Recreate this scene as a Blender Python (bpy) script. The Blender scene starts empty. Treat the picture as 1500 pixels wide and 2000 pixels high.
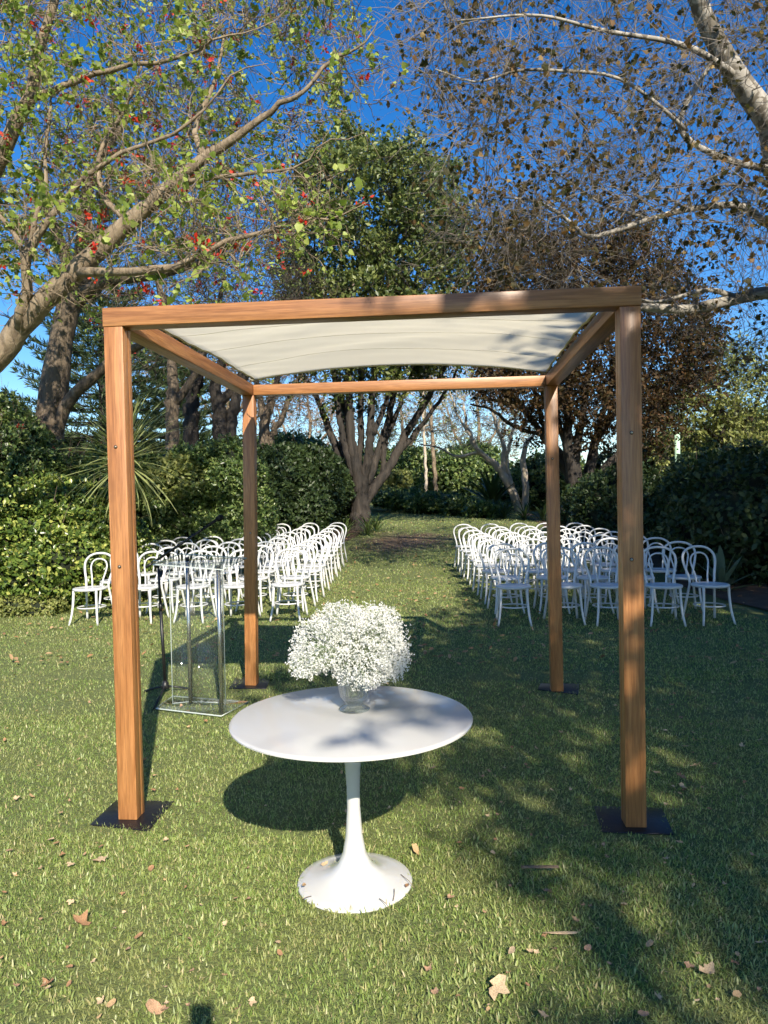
import bpy, math, random
import numpy as np
from math import radians, sin, cos, tan, pi, sqrt

# ------------------------------------------------------------------ camera, sky, sun, exposure
SC = bpy.context.scene
COL = SC.collection
RNG = np.random.default_rng(7)
random.seed(7)

CH = 1.52                       # camera height
FPX = 1426.2                    # focal length in pixels of a 1500 x 2000 frame
RIGHT = np.array([0.99645, 0.08200, -0.01913])
UP = np.array([0.01736, 0.02222, 0.99960])
FWD = np.array([-0.08239, 0.99638, -0.02072])
CAM = np.array([0.0, 0.0, CH])

from mathutils import Matrix, Vector
cd = bpy.data.cameras.new('camera')
cam = bpy.data.objects.new('camera', cd)
COL.objects.link(cam)
m = Matrix.Identity(4)
for i in range(3):
    m[i][0] = RIGHT[i]; m[i][1] = UP[i]; m[i][2] = -FWD[i]; m[i][3] = CAM[i]
cam.matrix_world = m
cd.sensor_fit = 'VERTICAL'; cd.sensor_height = 36.0; cd.lens = FPX / 2000 * 36.0
cd.clip_start = 0.02; cd.clip_end = 2000
SC.camera = cam

SUN_EL = radians(34.4)
SUN_H = np.array([-0.333, 0.943])          # horizontal direction in which the light travels
TSUN = tan(SUN_EL)
w = bpy.data.worlds.new('World'); SC.world = w; w.use_nodes = True
nt = w.node_tree
sky = nt.nodes.new('ShaderNodeTexSky'); sky.sky_type = 'NISHITA'; sky.sun_disc = False
sky.sun_elevation = SUN_EL
sky.sun_rotation = math.atan2(-SUN_H[0], -SUN_H[1])
sky.altitude = 0; sky.air_density = 1.0; sky.dust_density = 0.25; sky.ozone_density = 3.0
bg = nt.nodes['Background']; bg.inputs['Strength'].default_value = 0.103
hsv = nt.nodes.new('ShaderNodeHueSaturation'); hsv.inputs['Saturation'].default_value = 1.38; hsv.inputs['Hue'].default_value = 0.508; hsv.inputs['Value'].default_value = 1.08
nt.links.new(sky.outputs[0], hsv.inputs['Color']); nt.links.new(hsv.outputs[0], bg.inputs['Color'])

sd = bpy.data.lights.new('sun', 'SUN'); sd.energy = 5.0; sd.angle = radians(0.53); sd.color = (1.0, 0.905, 0.75)
so = bpy.data.objects.new('sun', sd); COL.objects.link(so)
so.rotation_euler = Vector((SUN_H[0] * cos(SUN_EL), SUN_H[1] * cos(SUN_EL), -sin(SUN_EL))).to_track_quat('-Z', 'Y').to_euler()
so.location = (5, -12, 12)

SC.view_settings.view_transform = 'Standard'; SC.view_settings.look = 'None'
SC.view_settings.exposure = 0.75; SC.view_settings.gamma = 1.0
SC.view_settings.use_curve_mapping = False
SC.render.engine = 'CYCLES'
SC.cycles.max_bounces = 6; SC.cycles.diffuse_bounces = 3; SC.cycles.use_adaptive_sampling = True; SC.cycles.adaptive_threshold = 0.03; SC.cycles.adaptive_min_samples = 16; SC.cycles.transparent_max_bounces = 12; SC.cycles.transmission_bounces = 10
SC.cycles.use_denoising = True
SC.cycles.caustics_refractive = False; SC.cycles.caustics_reflective = False

# ------------------------------------------------------------------ helpers: geometry of the view
def ray(px, py):
    return FWD + (px - 750) / FPX * RIGHT + (1000 - py) / FPX * UP
def at(px, py, d):
    """the world point seen at a photo pixel, d metres away along the view axis"""
    return CAM + ray(px, py) * d
def on_z(px, py, z=0.0):
    r = ray(px, py); return CAM + r * ((z - CH) / r[2])
def ground_z(x, y):
    t = np.asarray(y, float) - 13.5
    z = 0.045 * 1.2 * np.log1p(np.exp(np.clip(t / 1.2, -30, 60)))
    return 2.2 * np.tanh(z / 2.2)

# ------------------------------------------------------------------ helpers: objects
def tag(o, label=None, cat=None, group=None, kind=None):
    if label: o['label'] = label
    if cat: o['category'] = cat
    if group: o['group'] = group
    if kind: o['kind'] = kind
    return o
def empty(name, loc=(0, 0, 0), rz=0.0):
    o = bpy.data.objects.new(name, None); COL.objects.link(o)
    o.location = loc; o.rotation_euler = (0, 0, rz); o.empty_display_size = 0.1
    return o
def np_mesh(name, V, faces, mat=None, smooth=False):
    """faces: one (n,k) int array or a list of them"""
    if not isinstance(faces, (list, tuple)): faces = [faces]
    faces = [np.asarray(f, np.int32) for f in faces if len(f)]
    V = np.asarray(V, np.float32)
    me = bpy.data.meshes.new(name)
    me.vertices.add(len(V)); me.vertices.foreach_set('co', V.ravel())
    lv = np.concatenate([f.ravel() for f in faces])
    tot = np.concatenate([np.full(len(f), f.shape[1], np.int32) for f in faces])
    st = np.concatenate([[0], np.cumsum(tot)[:-1]]).astype(np.int32)
    me.loops.add(len(lv)); me.loops.foreach_set('vertex_index', lv.astype(np.int32))
    me.polygons.add(len(tot)); me.polygons.foreach_set('loop_start', st)
    try: me.polygons.foreach_set('loop_total', tot)
    except Exception: pass
    if smooth: me.polygons.foreach_set('use_smooth', np.ones(len(tot), bool))
    me.update(calc_edges=True); me.validate()
    if mat: me.materials.append(mat)
    return me
def link(name, me, parent=None, loc=None):
    o = bpy.data.objects.new(name, me); COL.objects.link(o)
    if parent is not None: o.parent = parent
    if loc is not None: o.location = loc
    return o
class MB:
    """collects shapes for one mesh"""
    def __init__(s): s.V = []; s.F = {}; s.n = 0
    def add(s, V, faces):
        V = np.asarray(V, float).reshape(-1, 3)
        if not isinstance(faces, (list, tuple)): faces = [faces]
        for f in faces:
            f = np.asarray(f, int)
            if len(f): s.F.setdefault(f.shape[1], []).append(f + s.n)
        s.V.append(V); s.n += len(V); return s
    def box(s, lo, hi):
        x0, y0, z0 = lo; x1, y1, z1 = hi
        V = [(x0,y0,z0),(x1,y0,z0),(x1,y1,z0),(x0,y1,z0),(x0,y0,z1),(x1,y0,z1),(x1,y1,z1),(x0,y1,z1)]
        return s.add(V, np.array([(0,3,2,1),(4,5,6,7),(0,1,5,4),(1,2,6,5),(2,3,7,6),(3,0,4,7)]))
    def prism(s, poly_b, poly_t):
        b = np.asarray(poly_b, float); t = np.asarray(poly_t, float); n = len(b)
        s.add(np.vstack([b, t]), [np.array([(i, (i+1) % n, n+(i+1) % n, n+i) for i in range(n)]),
                                  np.array([list(range(n))[::-1]]), np.array([list(range(n, 2*n))])])
        return s
    def tube(s, pts, r, k=8, closed=False, caps=True):
        P = np.asarray(pts, float); M = len(P)
        R = np.full(M, r) if np.isscalar(r) else np.asarray(r, float)
        T = np.roll(P, -1, 0) - np.roll(P, 1, 0) if closed else np.gradient(P, axis=0)
        T /= np.linalg.norm(T, axis=1)[:, None] + 1e-12
        a = np.array([0, 0, 1.]) if abs(T[0][2]) < .9 else np.array([1., 0, 0])
        N = np.cross(T[0], a); N /= np.linalg.norm(N); Ns = [N]
        for i in range(1, M):
            v = Ns[-1] - T[i] * (Ns[-1] @ T[i]); v /= np.linalg.norm(v) + 1e-12; Ns.append(v)
        Ns = np.array(Ns); B = np.cross(T, Ns)
        an = np.arange(k) * 2 * pi / k
        V = P[:, None] + R[:, None, None] * (np.cos(an)[None, :, None] * Ns[:, None] + np.sin(an)[None, :, None] * B[:, None])
        f = []
        rng_ = range(M) if closed else range(M - 1)
        for i in rng_:
            j = (i + 1) % M
            for q in range(k): f.append((i*k+q, i*k+(q+1) % k, j*k+(q+1) % k, j*k+q))
        fs = [np.array(f)]
        if caps and not closed:
            fs += [np.array([list(range(k))[::-1]]), np.array([[(M-1)*k+q for q in range(k)]])]
        return s.add(V.reshape(-1, 3), fs)
    def lathe(s, prof, k=48, centre=(0, 0, 0), rfun=None):
        prof = np.asarray(prof, float); M = len(prof); an = np.arange(k) * 2 * pi / k
        mod = np.ones((M, k)) if rfun is None else rfun(prof[:, 1], an)
        V = np.stack([prof[:, :1] * mod * np.cos(an), prof[:, :1] * mod * np.sin(an), np.repeat(prof[:, 1:], k, 1)], -1) + np.asarray(centre)
        f = [(i*k+q, i*k+(q+1) % k, (i+1)*k+(q+1) % k, (i+1)*k+q) for i in range(M-1) for q in range(k)]
        fs = [np.array(f)]
        return s.add(V.reshape(-1, 3), fs)
    def mesh(s, name, mat, smooth=False):
        return np_mesh(name, np.vstack(s.V), [np.vstack(v) for v in s.F.values()], mat, smooth)
    def build(s, name, mat, parent=None, smooth=False, loc=None, bevel=0, autosm=False):
        o = link(name, s.mesh(name, mat, smooth), parent, loc)
        if bevel:
            b = o.modifiers.new('bevel', 'BEVEL'); b.width = bevel; b.segments = 2; b.limit_method = 'ANGLE'; b.angle_limit = radians(40)
        return o

# ------------------------------------------------------------------ materials
def mat_new(name):
    mt = bpy.data.materials.new(name); mt.use_nodes = True
    return mt, mt.node_tree.nodes, mt.node_tree.links, mt.node_tree.nodes['Principled BSDF']
def ramp(n, stops, interp='LINEAR'):
    r = n.new('ShaderNodeValToRGB'); r.color_ramp.interpolation = interp
    e = r.color_ramp.elements
    while len(e) < len(stops): e.new(0.5)
    for el, (p, c) in zip(e, stops): el.position = p; el.color = (*c, 1)
    return r
def noise(n, l, scale, detail=4, rough=.55, vec=None, dist=0):
    t = n.new('ShaderNodeTexNoise'); t.inputs['Scale'].default_value = scale; t.inputs['Detail'].default_value = detail
    t.inputs['Roughness'].default_value = rough; t.inputs['Distortion'].default_value = dist
    if vec is not None: l.new(vec, t.inputs['Vector'])
    return t
def plain(name, col, rough=.5, metal=0, coat=0, bump=0, bscale=60, var=.0):
    mt, n, l, p = mat_new(name)
    p.inputs['Base Color'].default_value = (*col, 1); p.inputs['Roughness'].default_value = rough
    p.inputs['Metallic'].default_value = metal; p.inputs['Coat Weight'].default_value = coat
    tc = n.new('ShaderNodeTexCoord')
    if var:
        t = noise(n, l, bscale * .15, 5, .6, tc.outputs['Object'])
        r = ramp(n, [(.3, tuple(c * (1 - var) for c in col)), (.7, tuple(min(1, c * (1 + var)) for c in col))])
        l.new(t.outputs[0], r.inputs[0]); l.new(r.outputs[0], p.inputs['Base Color'])
    if bump:
        t = noise(n, l, bscale, 5, .6, tc.outputs['Object'])
        b = n.new('ShaderNodeBump'); b.inputs['Strength'].default_value = bump; b.inputs['Distance'].default_value = .01
        l.new(t.outputs[0], b.inputs['Height']); l.new(b.outputs[0], p.inputs['Normal'])
    return mt
def leafmat(name, cols, trans=.3, rough=.5, spec=.4, spread=None):
    """colour varies from leaf to leaf (random per island); thin, lets some light through"""
    mt, n, l, p = mat_new(name)
    g = n.new('ShaderNodeNewGeometry')
    k = len(cols)
    st = spread or [i / (k - 1) if k > 1 else 0 for i in range(k)]
    r = ramp(n, list(zip(st, cols)))
    l.new(g.outputs['Random Per Island'], r.inputs[0])
    l.new(r.outputs[0], p.inputs['Base Color']); p.inputs['Roughness'].default_value = rough
    p.inputs['Specular IOR Level'].default_value = spec
    if trans:
        tr = n.new('ShaderNodeBsdfTranslucent'); mx = n.new('ShaderNodeMixShader'); mx.inputs[0].default_value = trans
        hs = n.new('ShaderNodeHueSaturation'); hs.inputs['Value'].default_value = 1.5; hs.inputs['Saturation'].default_value = 1.1
        l.new(r.outputs[0], hs.inputs['Color']); l.new(hs.outputs[0], tr.inputs['Color'])
        l.new(p.outputs[0], mx.inputs[1]); l.new(tr.outputs[0], mx.inputs[2])
        l.new(mx.outputs[0], n['Material Output'].inputs['Surface'])
    return mt
def barkmat(name, c0, c1, scale=8, bump=.6, zst=.25, mottled=None):
    mt, n, l, p = mat_new(name)
    tc = n.new('ShaderNodeTexCoord'); mp = n.new('ShaderNodeMapping'); mp.inputs['Scale'].default_value = (1, 1, zst)
    l.new(tc.outputs['Object'], mp.inputs[0])
    t = noise(n, l, scale, 6, .65, mp.outputs[0], .6)
    r = ramp(n, [(.32, c0), (.68, c1)]); l.new(t.outputs[0], r.inputs[0])
    out = r.outputs[0]
    if mottled:
        t2 = noise(n, l, scale * .5, 3, .5, tc.outputs['Object'], 1.5)
        r2 = ramp(n, [(.5, (0, 0, 0)), (.56, (1, 1, 1))]); l.new(t2.outputs[0], r2.inputs[0])
        mx = n.new('ShaderNodeMix'); mx.data_type = 'RGBA'; l.new(r2.outputs[0], mx.inputs[0])
        l.new(out, mx.inputs[6]); mx.inputs[7].default_value = (*mottled, 1); out = mx.outputs[2]
    l.new(out, p.inputs['Base Color']); p.inputs['Roughness'].default_value = .85
    b = n.new('ShaderNodeBump'); b.inputs['Strength'].default_value = bump; b.inputs['Distance'].default_value = .03
    l.new(t.outputs[0], b.inputs['Height']); l.new(b.outputs[0], p.inputs['Normal'])
    return mt
def woodmat(name, axis, seed=0.0):
    mt, n, l, p = mat_new(name)
    tc = n.new('ShaderNodeTexCoord'); mp = n.new('ShaderNodeMapping')
    sc = [1, 1, 1]; sc[axis] = .045
    mp.inputs['Scale'].default_value = sc; mp.inputs['Location'].default_value = (seed, seed * 1.7, seed * .6)
    oi = n.new('ShaderNodeObjectInfo'); ad = n.new('ShaderNodeVectorMath'); ad.operation = 'ADD'
    cx = n.new('ShaderNodeCombineXYZ')
    for i in range(3): l.new(oi.outputs['Random'], cx.inputs[i])
    l.new(tc.outputs['Object'], ad.inputs[0]); l.new(cx.outputs[0], ad.inputs[1]); l.new(ad.outputs[0], mp.inputs[0])
    t = noise(n, l, 26, 5, .6, mp.outputs[0], 1.2)
    r = ramp(n, [(.25, (.27, .105, .034)), (.5, (.42, .185, .066)), (.75, (.55, .27, .108))]); l.new(t.outputs[0], r.inputs[0])
    t2 = noise(n, l, 160, 3, .6, mp.outputs[0])
    r2 = ramp(n, [(.35, (.60, .58, .56)), (.6, (1, 1, 1))]); l.new(t2.outputs[0], r2.inputs[0])
    mx = n.new('ShaderNodeMix'); mx.data_type = 'RGBA'; mx.blend_type = 'MULTIPLY'; mx.inputs[0].default_value = .8
    l.new(r.outputs[0], mx.inputs[6]); l.new(r2.outputs[0], mx.inputs[7])
    # broad tone drift from board to board
    hs = n.new('ShaderNodeHueSaturation'); mr = n.new('ShaderNodeMapRange')
    mr.inputs['To Min'].default_value = .88; mr.inputs['To Max'].default_value = 1.1
    l.new(oi.outputs['Random'], mr.inputs[0]); l.new(mr.outputs[0], hs.inputs['Value']); l.new(mx.outputs[2], hs.inputs['Color'])
    l.new(hs.outputs[0], p.inputs['Base Color'])
    p.inputs['Roughness'].default_value = .42; p.inputs['Coat Weight'].default_value = .12; p.inputs['Coat Roughness'].default_value = .25
    b = n.new('ShaderNodeBump'); b.inputs['Strength'].default_value = .15; b.inputs['Distance'].default_value = .004
    l.new(t2.outputs[0], b.inputs['Height']); l.new(b.outputs[0], p.inputs['Normal'])
    return mt

M = {}
M['wood_x'] = woodmat('wood_x', 0); M['wood_y'] = woodmat('wood_y', 1, 2.3); M['wood_z'] = woodmat('wood_z', 2, 4.1)
M['steel'] = plain('dark_steel', (.018, .018, .021), .32, .3, 0, .12, 40, .25)
M['bolt'] = plain('bolt_metal', (.55, .5, .42), .3, 1)
M['hole'] = plain('bolt_recess', (.03, .025, .02), .7)
M['white_paint'] = plain('white_chair_paint', (.62, .63, .63), .34, 0, .15, .03, 90)
M['table_white'] = plain('table_lacquer', (.575, .57, .545), .16, 0, .3, 0)
M['table_foot'] = plain('table_foot_enamel', (.59, .59, .58), .16, 0, .5, .01, 30)
M['black'] = plain('black_powder_coat', (.012, .012, .013), .42)
M['foam'] = plain('black_foam', (.01, .01, .01), .95, 0, 0, .4, 200)
M['chrome'] = plain('brushed_tube', (.42, .43, .42), .25, .9)
M['mulch'] = plain('bark_mulch', (.085, .052, .032), .95, 0, 0, .9, 35, .5)
M['pole_green'] = plain('pale_green_pole_paint', (.42, .62, .45), .5)
M['roof_tile'] = plain('terracotta_roof', (.42, .16, .11), .7, 0, 0, .3, 20, .2)
M['house_wall'] = plain('rendered_wall', (.55, .42, .36), .8)
M['window_glass'] = plain('dark_window', (.03, .035, .04), .1)
M['phone'] = plain('phone_body', (.03, .03, .035), .3)

def clear(name, tint, base, power, haze=0.0, rough=.03):
    """thin clear sheet: see-through, more mirror-like at grazing angles"""
    mt, n, l, p = mat_new(name)
    tr = n.new('ShaderNodeBsdfTransparent'); tr.inputs[0].default_value = (*tint, 1)
    gl = n.new('ShaderNodeBsdfGlossy'); gl.inputs['Roughness'].default_value = rough
    lw = n.new('ShaderNodeLayerWeight'); lw.inputs[0].default_value = .5
    pw = n.new('ShaderNodeMath'); pw.operation = 'POWER'; pw.inputs[1].default_value = power; l.new(lw.outputs['Facing'], pw.inputs[0])
    mr = n.new('ShaderNodeMapRange'); mr.inputs['To Min'].default_value = base; mr.inputs['To Max'].default_value = .75; l.new(pw.outputs[0], mr.inputs[0])
    mx = n.new('ShaderNodeMixShader'); l.new(mr.outputs[0], mx.inputs[0]); l.new(tr.outputs[0], mx.inputs[1]); l.new(gl.outputs[0], mx.inputs[2])
    out = mx.outputs[0]
    if haze:
        df = n.new('ShaderNodeBsdfDiffuse'); df.inputs[0].default_value = (.8, .85, .83, 1)
        m2 = n.new('ShaderNodeMixShader'); m2.inputs[0].default_value = haze; l.new(out, m2.inputs[1]); l.new(df.outputs[0], m2.inputs[2]); out = m2.outputs[0]
    l.new(out, n['Material Output'].inputs['Surface']); return mt
M['acrylic'] = clear('clear_acrylic', (.97, .98, .975), .03, 5.0, .012)
def acrylic_edge():
    mt, n, l, p = mat_new('acrylic_polished_edge')
    tr = n.new('ShaderNodeBsdfTransparent'); tr.inputs[0].default_value = (.75, .82, .80, 1)
    df = n.new('ShaderNodeBsdfPrincipled'); df.inputs['Base Color'].default_value = (.78, .84, .82, 1); df.inputs['Roughness'].default_value = .15
    mx = n.new('ShaderNodeMixShader'); mx.inputs[0].default_value = .45; l.new(tr.outputs[0], mx.inputs[1]); l.new(df.outputs[0], mx.inputs[2])
    l.new(mx.outputs[0], n['Material Output'].inputs['Surface']); return mt
M['acrylic_edge'] = acrylic_edge()
M['glass'] = clear('cut_glass', (.86, .90, .89), .07, 1.8, .015, .05)
def fabric():
    mt, n, l, p = mat_new('canvas_fabric')
    tc = n.new('ShaderNodeTexCoord')
    t = noise(n, l, 3.0, 4, .6, tc.outputs['Object'])
    r = ramp(n, [(.3, (.73, .715, .65)), (.7, (.79, .775, .71))]); l.new(t.outputs[0], r.inputs[0]); l.new(r.outputs[0], p.inputs['Base Color'])
    p.inputs['Roughness'].default_value = .9
    t2 = noise(n, l, 500, 2, .5, tc.outputs['Object'])
    b = n.new('ShaderNodeBump'); b.inputs['Strength'].default_value = .2; b.inputs['Distance'].default_value = .002
    l.new(t2.outputs[0], b.inputs['Height']); l.new(b.outputs[0], p.inputs['Normal'])
    tr = n.new('ShaderNodeBsdfTranslucent'); tr.inputs[0].default_value = (.95, .915, .815, 1)
    mx = n.new('ShaderNodeMixShader'); mx.inputs[0].default_value = .72
    l.new(p.outputs[0], mx.inputs[1]); l.new(tr.outputs[0], mx.inputs[2]); l.new(mx.outputs[0], n['Material Output'].inputs['Surface']); return mt
M['fabric'] = fabric()
M['hem'] = plain('canvas_hem', (.62, .55, .36), .85)
def lawnmat():
    mt, n, l, p = mat_new('lawn_turf')
    tc = n.new('ShaderNodeTexCoord')
    t = noise(n, l, 1.1, 6, .65, tc.outputs['Object']); t2 = noise(n, l, 45, 4, .7, tc.outputs['Object'])
    r = ramp(n, [(.3, (.06, .085, .024)), (.5, (.125, .16, .046)), (.72, (.23, .235, .085))]); l.new(t2.outputs[0], r.inputs[0])
    r1 = ramp(n, [(.40, (0, 0, 0)), (.62, (1, 1, 1))]); l.new(t.outputs[0], r1.inputs[0])
    mx = n.new('ShaderNodeMix'); mx.data_type = 'RGBA'; l.new(r1.outputs[0], mx.inputs[0]); l.new(r.outputs[0], mx.inputs[6]); mx.inputs[7].default_value = (.145, .168, .050, 1)
    # worn bare earth where the path leaves the lawn
    sp = n.new('ShaderNodeVectorMath'); sp.operation = 'DISTANCE'
    mp = n.new('ShaderNodeMapping'); mp.inputs['Location'].default_value = (1.2, -20.0 * .55, 0); mp.inputs['Scale'].default_value = (1, .55, 0)
    l.new(tc.outputs['Object'], mp.inputs[0]); l.new(mp.outputs[0], sp.inputs[0])
    nn = noise(n, l, .9, 5, .6, tc.outputs['Object']); ma = n.new('ShaderNodeMath'); ma.operation = 'MULTIPLY_ADD'; ma.inputs[1].default_value = 3.0
    l.new(nn.outputs[0], ma.inputs[0]); l.new(sp.outputs['Value'], ma.inputs[2])
    r3 = ramp(n, [(.0, (1, 1, 1)), (1, (0, 0, 0))]); mr = n.new('ShaderNodeMapRange'); mr.inputs[1].default_value = 2.1; mr.inputs[2].default_value = 3.3
    l.new(ma.outputs[0], mr.inputs[0]); l.new(mr.outputs[0], r3.inputs[0])
    mx2 = n.new('ShaderNodeMix'); mx2.data_type = 'RGBA'; l.new(r3.outputs[0], mx2.inputs[0]); l.new(mx.outputs[2], mx2.inputs[6]); mx2.inputs[7].default_value = (.14, .095, .055, 1)
    l.new(mx2.outputs[2], p.inputs['Base Color']); p.inputs['Roughness'].default_value = .95
    b = n.new('ShaderNodeBump'); b.inputs['Strength'].default_value = .8; b.inputs['Distance'].default_value = .03
    l.new(t2.outputs[0], b.inputs['Height']); l.new(b.outputs[0], p.inputs['Normal']); return mt
M['lawn'] = lawnmat()
M['grass'] = leafmat('grass_blades', [(.18, .26, .066), (.27, .365, .096), (.37, .44, .142), (.48, .50, .21), (.56, .45, .25)], .38, .42, .5, [0, .35, .68, .88, 1])
def thatch(mt):
    """worn, strawy patches drifting through the lawn"""
    n, l = mt.node_tree.nodes, mt.node_tree.links
    r = next(x for x in n if x.type == 'VALTORGB'); tc = n.new('ShaderNodeTexCoord')
    t = noise(n, l, 1.6, 5, .65, tc.outputs['Object'], .5); k = ramp(n, [(.48, (0, 0, 0)), (.72, (1, 1, 1))]); l.new(t.outputs[0], k.inputs[0])
    ml = n.new('ShaderNodeMath'); ml.operation = 'MULTIPLY'; ml.inputs[1].default_value = .62; l.new(k.outputs[0], ml.inputs[0])
    mx = n.new('ShaderNodeMix'); mx.data_type = 'RGBA'; l.new(ml.outputs[0], mx.inputs[0]); mx.inputs[7].default_value = (.40, .36, .17, 1)
    outs = [lk.to_socket for lk in list(r.outputs[0].links)]
    l.new(r.outputs[0], mx.inputs[6])
    for o_ in outs: l.new(mx.outputs[2], o_)
thatch(M['grass'])
M['dry_leaf'] = leafmat('dry_leaves', [(.42, .26, .13), (.33, .18, .085), (.52, .36, .2), (.24, .13, .07)], .15, .7, .2)
M['twig_dry'] = plain('dry_twig', (.20, .14, .09), .9)

# foliage
M['coral_leaf'] = leafmat('coral_tree_leaves', [(.14, .21, .04), (.28, .37, .07), (.44, .50, .13), (.09, .14, .035)], .42, .45, .4)
M['coral_flower'] = leafmat('coral_flowers', [(.55, .03, .02), (.62, .07, .03), (.42, .02, .02)], .25, .5)
M['plane_leaf'] = leafmat('plane_leaves', [(.045, .042, .016), (.085, .07, .024), (.05, .055, .018), (.19, .105, .04), (.33, .23, .085)], .32, .55, .3, [0, .3, .6, .85, 1])
M['ever_leaf'] = leafmat('evergreen_leaves', [(.04, .065, .018), (.09, .125, .032), (.22, .25, .07), (.03, .05, .016)], .24, .42, .4)
M['brown_leaf'] = leafmat('russet_leaves', [(.035, .026, .012), (.07, .036, .015), (.045, .042, .014), (.12, .06, .022)], .3, .6, .3)
M['lime_leaf'] = leafmat('yellow_green_leaves', [(.13, .16, .04), (.22, .25, .07), (.32, .33, .11), (.08, .11, .03)], .3, .5, .4)
M['hedge_gloss'] = leafmat('glossy_hedge_leaves', [(.04, .075, .018), (.10, .16, .032), (.20, .27, .055), (.44, .46, .12)], .22, .3, .5, [0, .38, .72, 1])
M['hedge_mid'] = leafmat('mid_hedge_leaves', [(.03, .058, .018), (.075, .125, .034), (.15, .21, .062), (.30, .36, .12)], .24, .34, .5, [0, .36, .76, 1])
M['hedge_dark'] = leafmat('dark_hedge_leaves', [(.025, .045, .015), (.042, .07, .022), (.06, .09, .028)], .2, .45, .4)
M['sword_leaf'] = leafmat('sword_leaves', [(.20, .25, .08), (.32, .35, .14), (.13, .17, .06)], .25, .38, .5)
M['agave'] = leafmat('agave_leaves', [(.11, .16, .10), (.14, .19, .12)], .1, .5, .4)
M['pine_needle'] = leafmat('pine_needles', [(.035, .06, .022), (.055, .085, .034), (.09, .125, .05)], .15, .5, .3)
M['bare_twig'] = leafmat('bare_twigs', [(.22, .16, .12), (.30, .22, .17), (.16, .11, .09)], 0, .85, .2)
M['core'] = plain('dark_core', (.012, .018, .007), .95, 0, 0, .9, 18, .5)  # near-black filler: shade among the inner twigs put into its colour
M['coral_bark'] = barkmat('coral_bark', (.11, .08, .05), (.34, .265, .18), 11, 1.0, .4)
M['plane_bark'] = barkmat('plane_bark', (.27, .245, .205), (.43, .40, .35), 7, .5, .6, (.15, .13, .10))
M['plane_twig'] = plain('plane_twig_bark', (.17, .145, .115), .8, 0, 0, .3, 60, .35)
M['dark_bark'] = barkmat('dark_bark', (.010, .009, .008), (.062, .050, .040), 9, 1.6, .12)
M['old_bark'] = barkmat('old_coral_bark', (.05, .038, .026), (.21, .16, .11), 10, 1.2, .3)
M['pale_bark'] = barkmat('pale_bark', (.40, .33, .25), (.62, .54, .43), 4, .4, .4)
M['bloom'] = leafmat('white_blossom', [(.78, .78, .74), (.84, .84, .80), (.70, .70, .66)], .25, .7, .2)
M['stem'] = plain('green_stems', (.20, .26, .13), .7)

# ------------------------------------------------------------------ helpers: plants
def unit(v): return v / (np.linalg.norm(v, axis=-1, keepdims=True) + 1e-12)
def rnd_unit(rng, n):
    return unit(rng.normal(size=(n, 3)))
def tubes(P, R, k):
    """P (N,M,3), R (N,M): N tubes of k sides -> V, F"""
    P = np.asarray(P, float); N, Mn, _ = P.shape
    if N == 0: return np.zeros((0, 3)), np.zeros((0, 4), int)
    T = unit(np.gradient(P, axis=1))
    ref = np.where(np.abs(unit(P[:, -1] - P[:, 0])[:, 2:3]) < .8, np.array([[0, 0, 1.]]), np.array([[1., 0, 0]]))
    A = unit(np.cross(T, ref[:, None, :])); B = np.cross(T, A)
    an = np.arange(k) * 2 * pi / k
    V = P[:, :, None] + R[:, :, None, None] * (np.cos(an)[None, None, :, None] * A[:, :, None] + np.sin(an)[None, None, :, None] * B[:, :, None])
    base = (np.arange(N) * Mn * k)[:, None, None]
    i = np.arange(Mn - 1)[None, :, None] * k; q = np.arange(k)[None, None, :]; q1 = (q + 1) % k
    F = np.stack([base + i + q, base + i + q1, base + i + k + q1, base + i + k + q], -1).reshape(-1, 4)
    return V.reshape(-1, 3), F
LEAF = {
 'oval': (np.array([(0, 0, 0), (.52, .29, .07), (1, 0, -.05), (.48, -.29, .07)]), [np.array([(0, 2, 1), (0, 3, 2)])]),
 'oval6': (np.array([(0, 0, 0), (.3, .22, .05), (.72, .2, .04), (1, 0, -.08), (.72, -.2, .04), (.3, -.22, .05), (.5, 0, 0)]),
           [np.array([(6, 0, 5), (6, 1, 0), (6, 2, 1), (6, 3, 2), (6, 4, 3), (6, 5, 4)])]),
 'heart': (np.array([(0, 0, 0), (-.08, .3, .03), (.25, .5, .06), (.62, .3, .0), (1, 0, -.12), (.62, -.3, .0), (.25, -.5, .06), (-.08, -.3, .03), (.4, 0, 0)]),
           [np.array([(8, 1, 0), (8, 2, 1), (8, 3, 2), (8, 4, 3), (8, 5, 4), (8, 6, 5), (8, 7, 6), (8, 0, 7)])]),
 'plane': (np.array([(0, 0, 0), (.02, .40, .12), (.24, .32, 0), (.45, .56, .14), (.62, .30, 0), (1, 0, -.14), (.62, -.30, 0), (.45, -.56, .14), (.24, -.32, 0), (.02, -.40, .12), (.33, 0, -.03)]),
           [np.array([(10, 1, 0), (10, 2, 1), (10, 3, 2), (10, 4, 3), (10, 5, 4), (10, 6, 5), (10, 7, 6), (10, 8, 7), (10, 9, 8), (10, 0, 9)])]),
 'frond': (np.array([(0, 0, 0), (.45, .07, .02), (1, 0, 0), (.45, -.07, .02)]), [np.array([(0, 2, 1), (0, 3, 2)])]),
 'needle': (np.array([(0, .06, 0), (0, -.06, 0), (1, 0, 0)]), [np.array([(0, 1, 2)])]),
}
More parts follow.
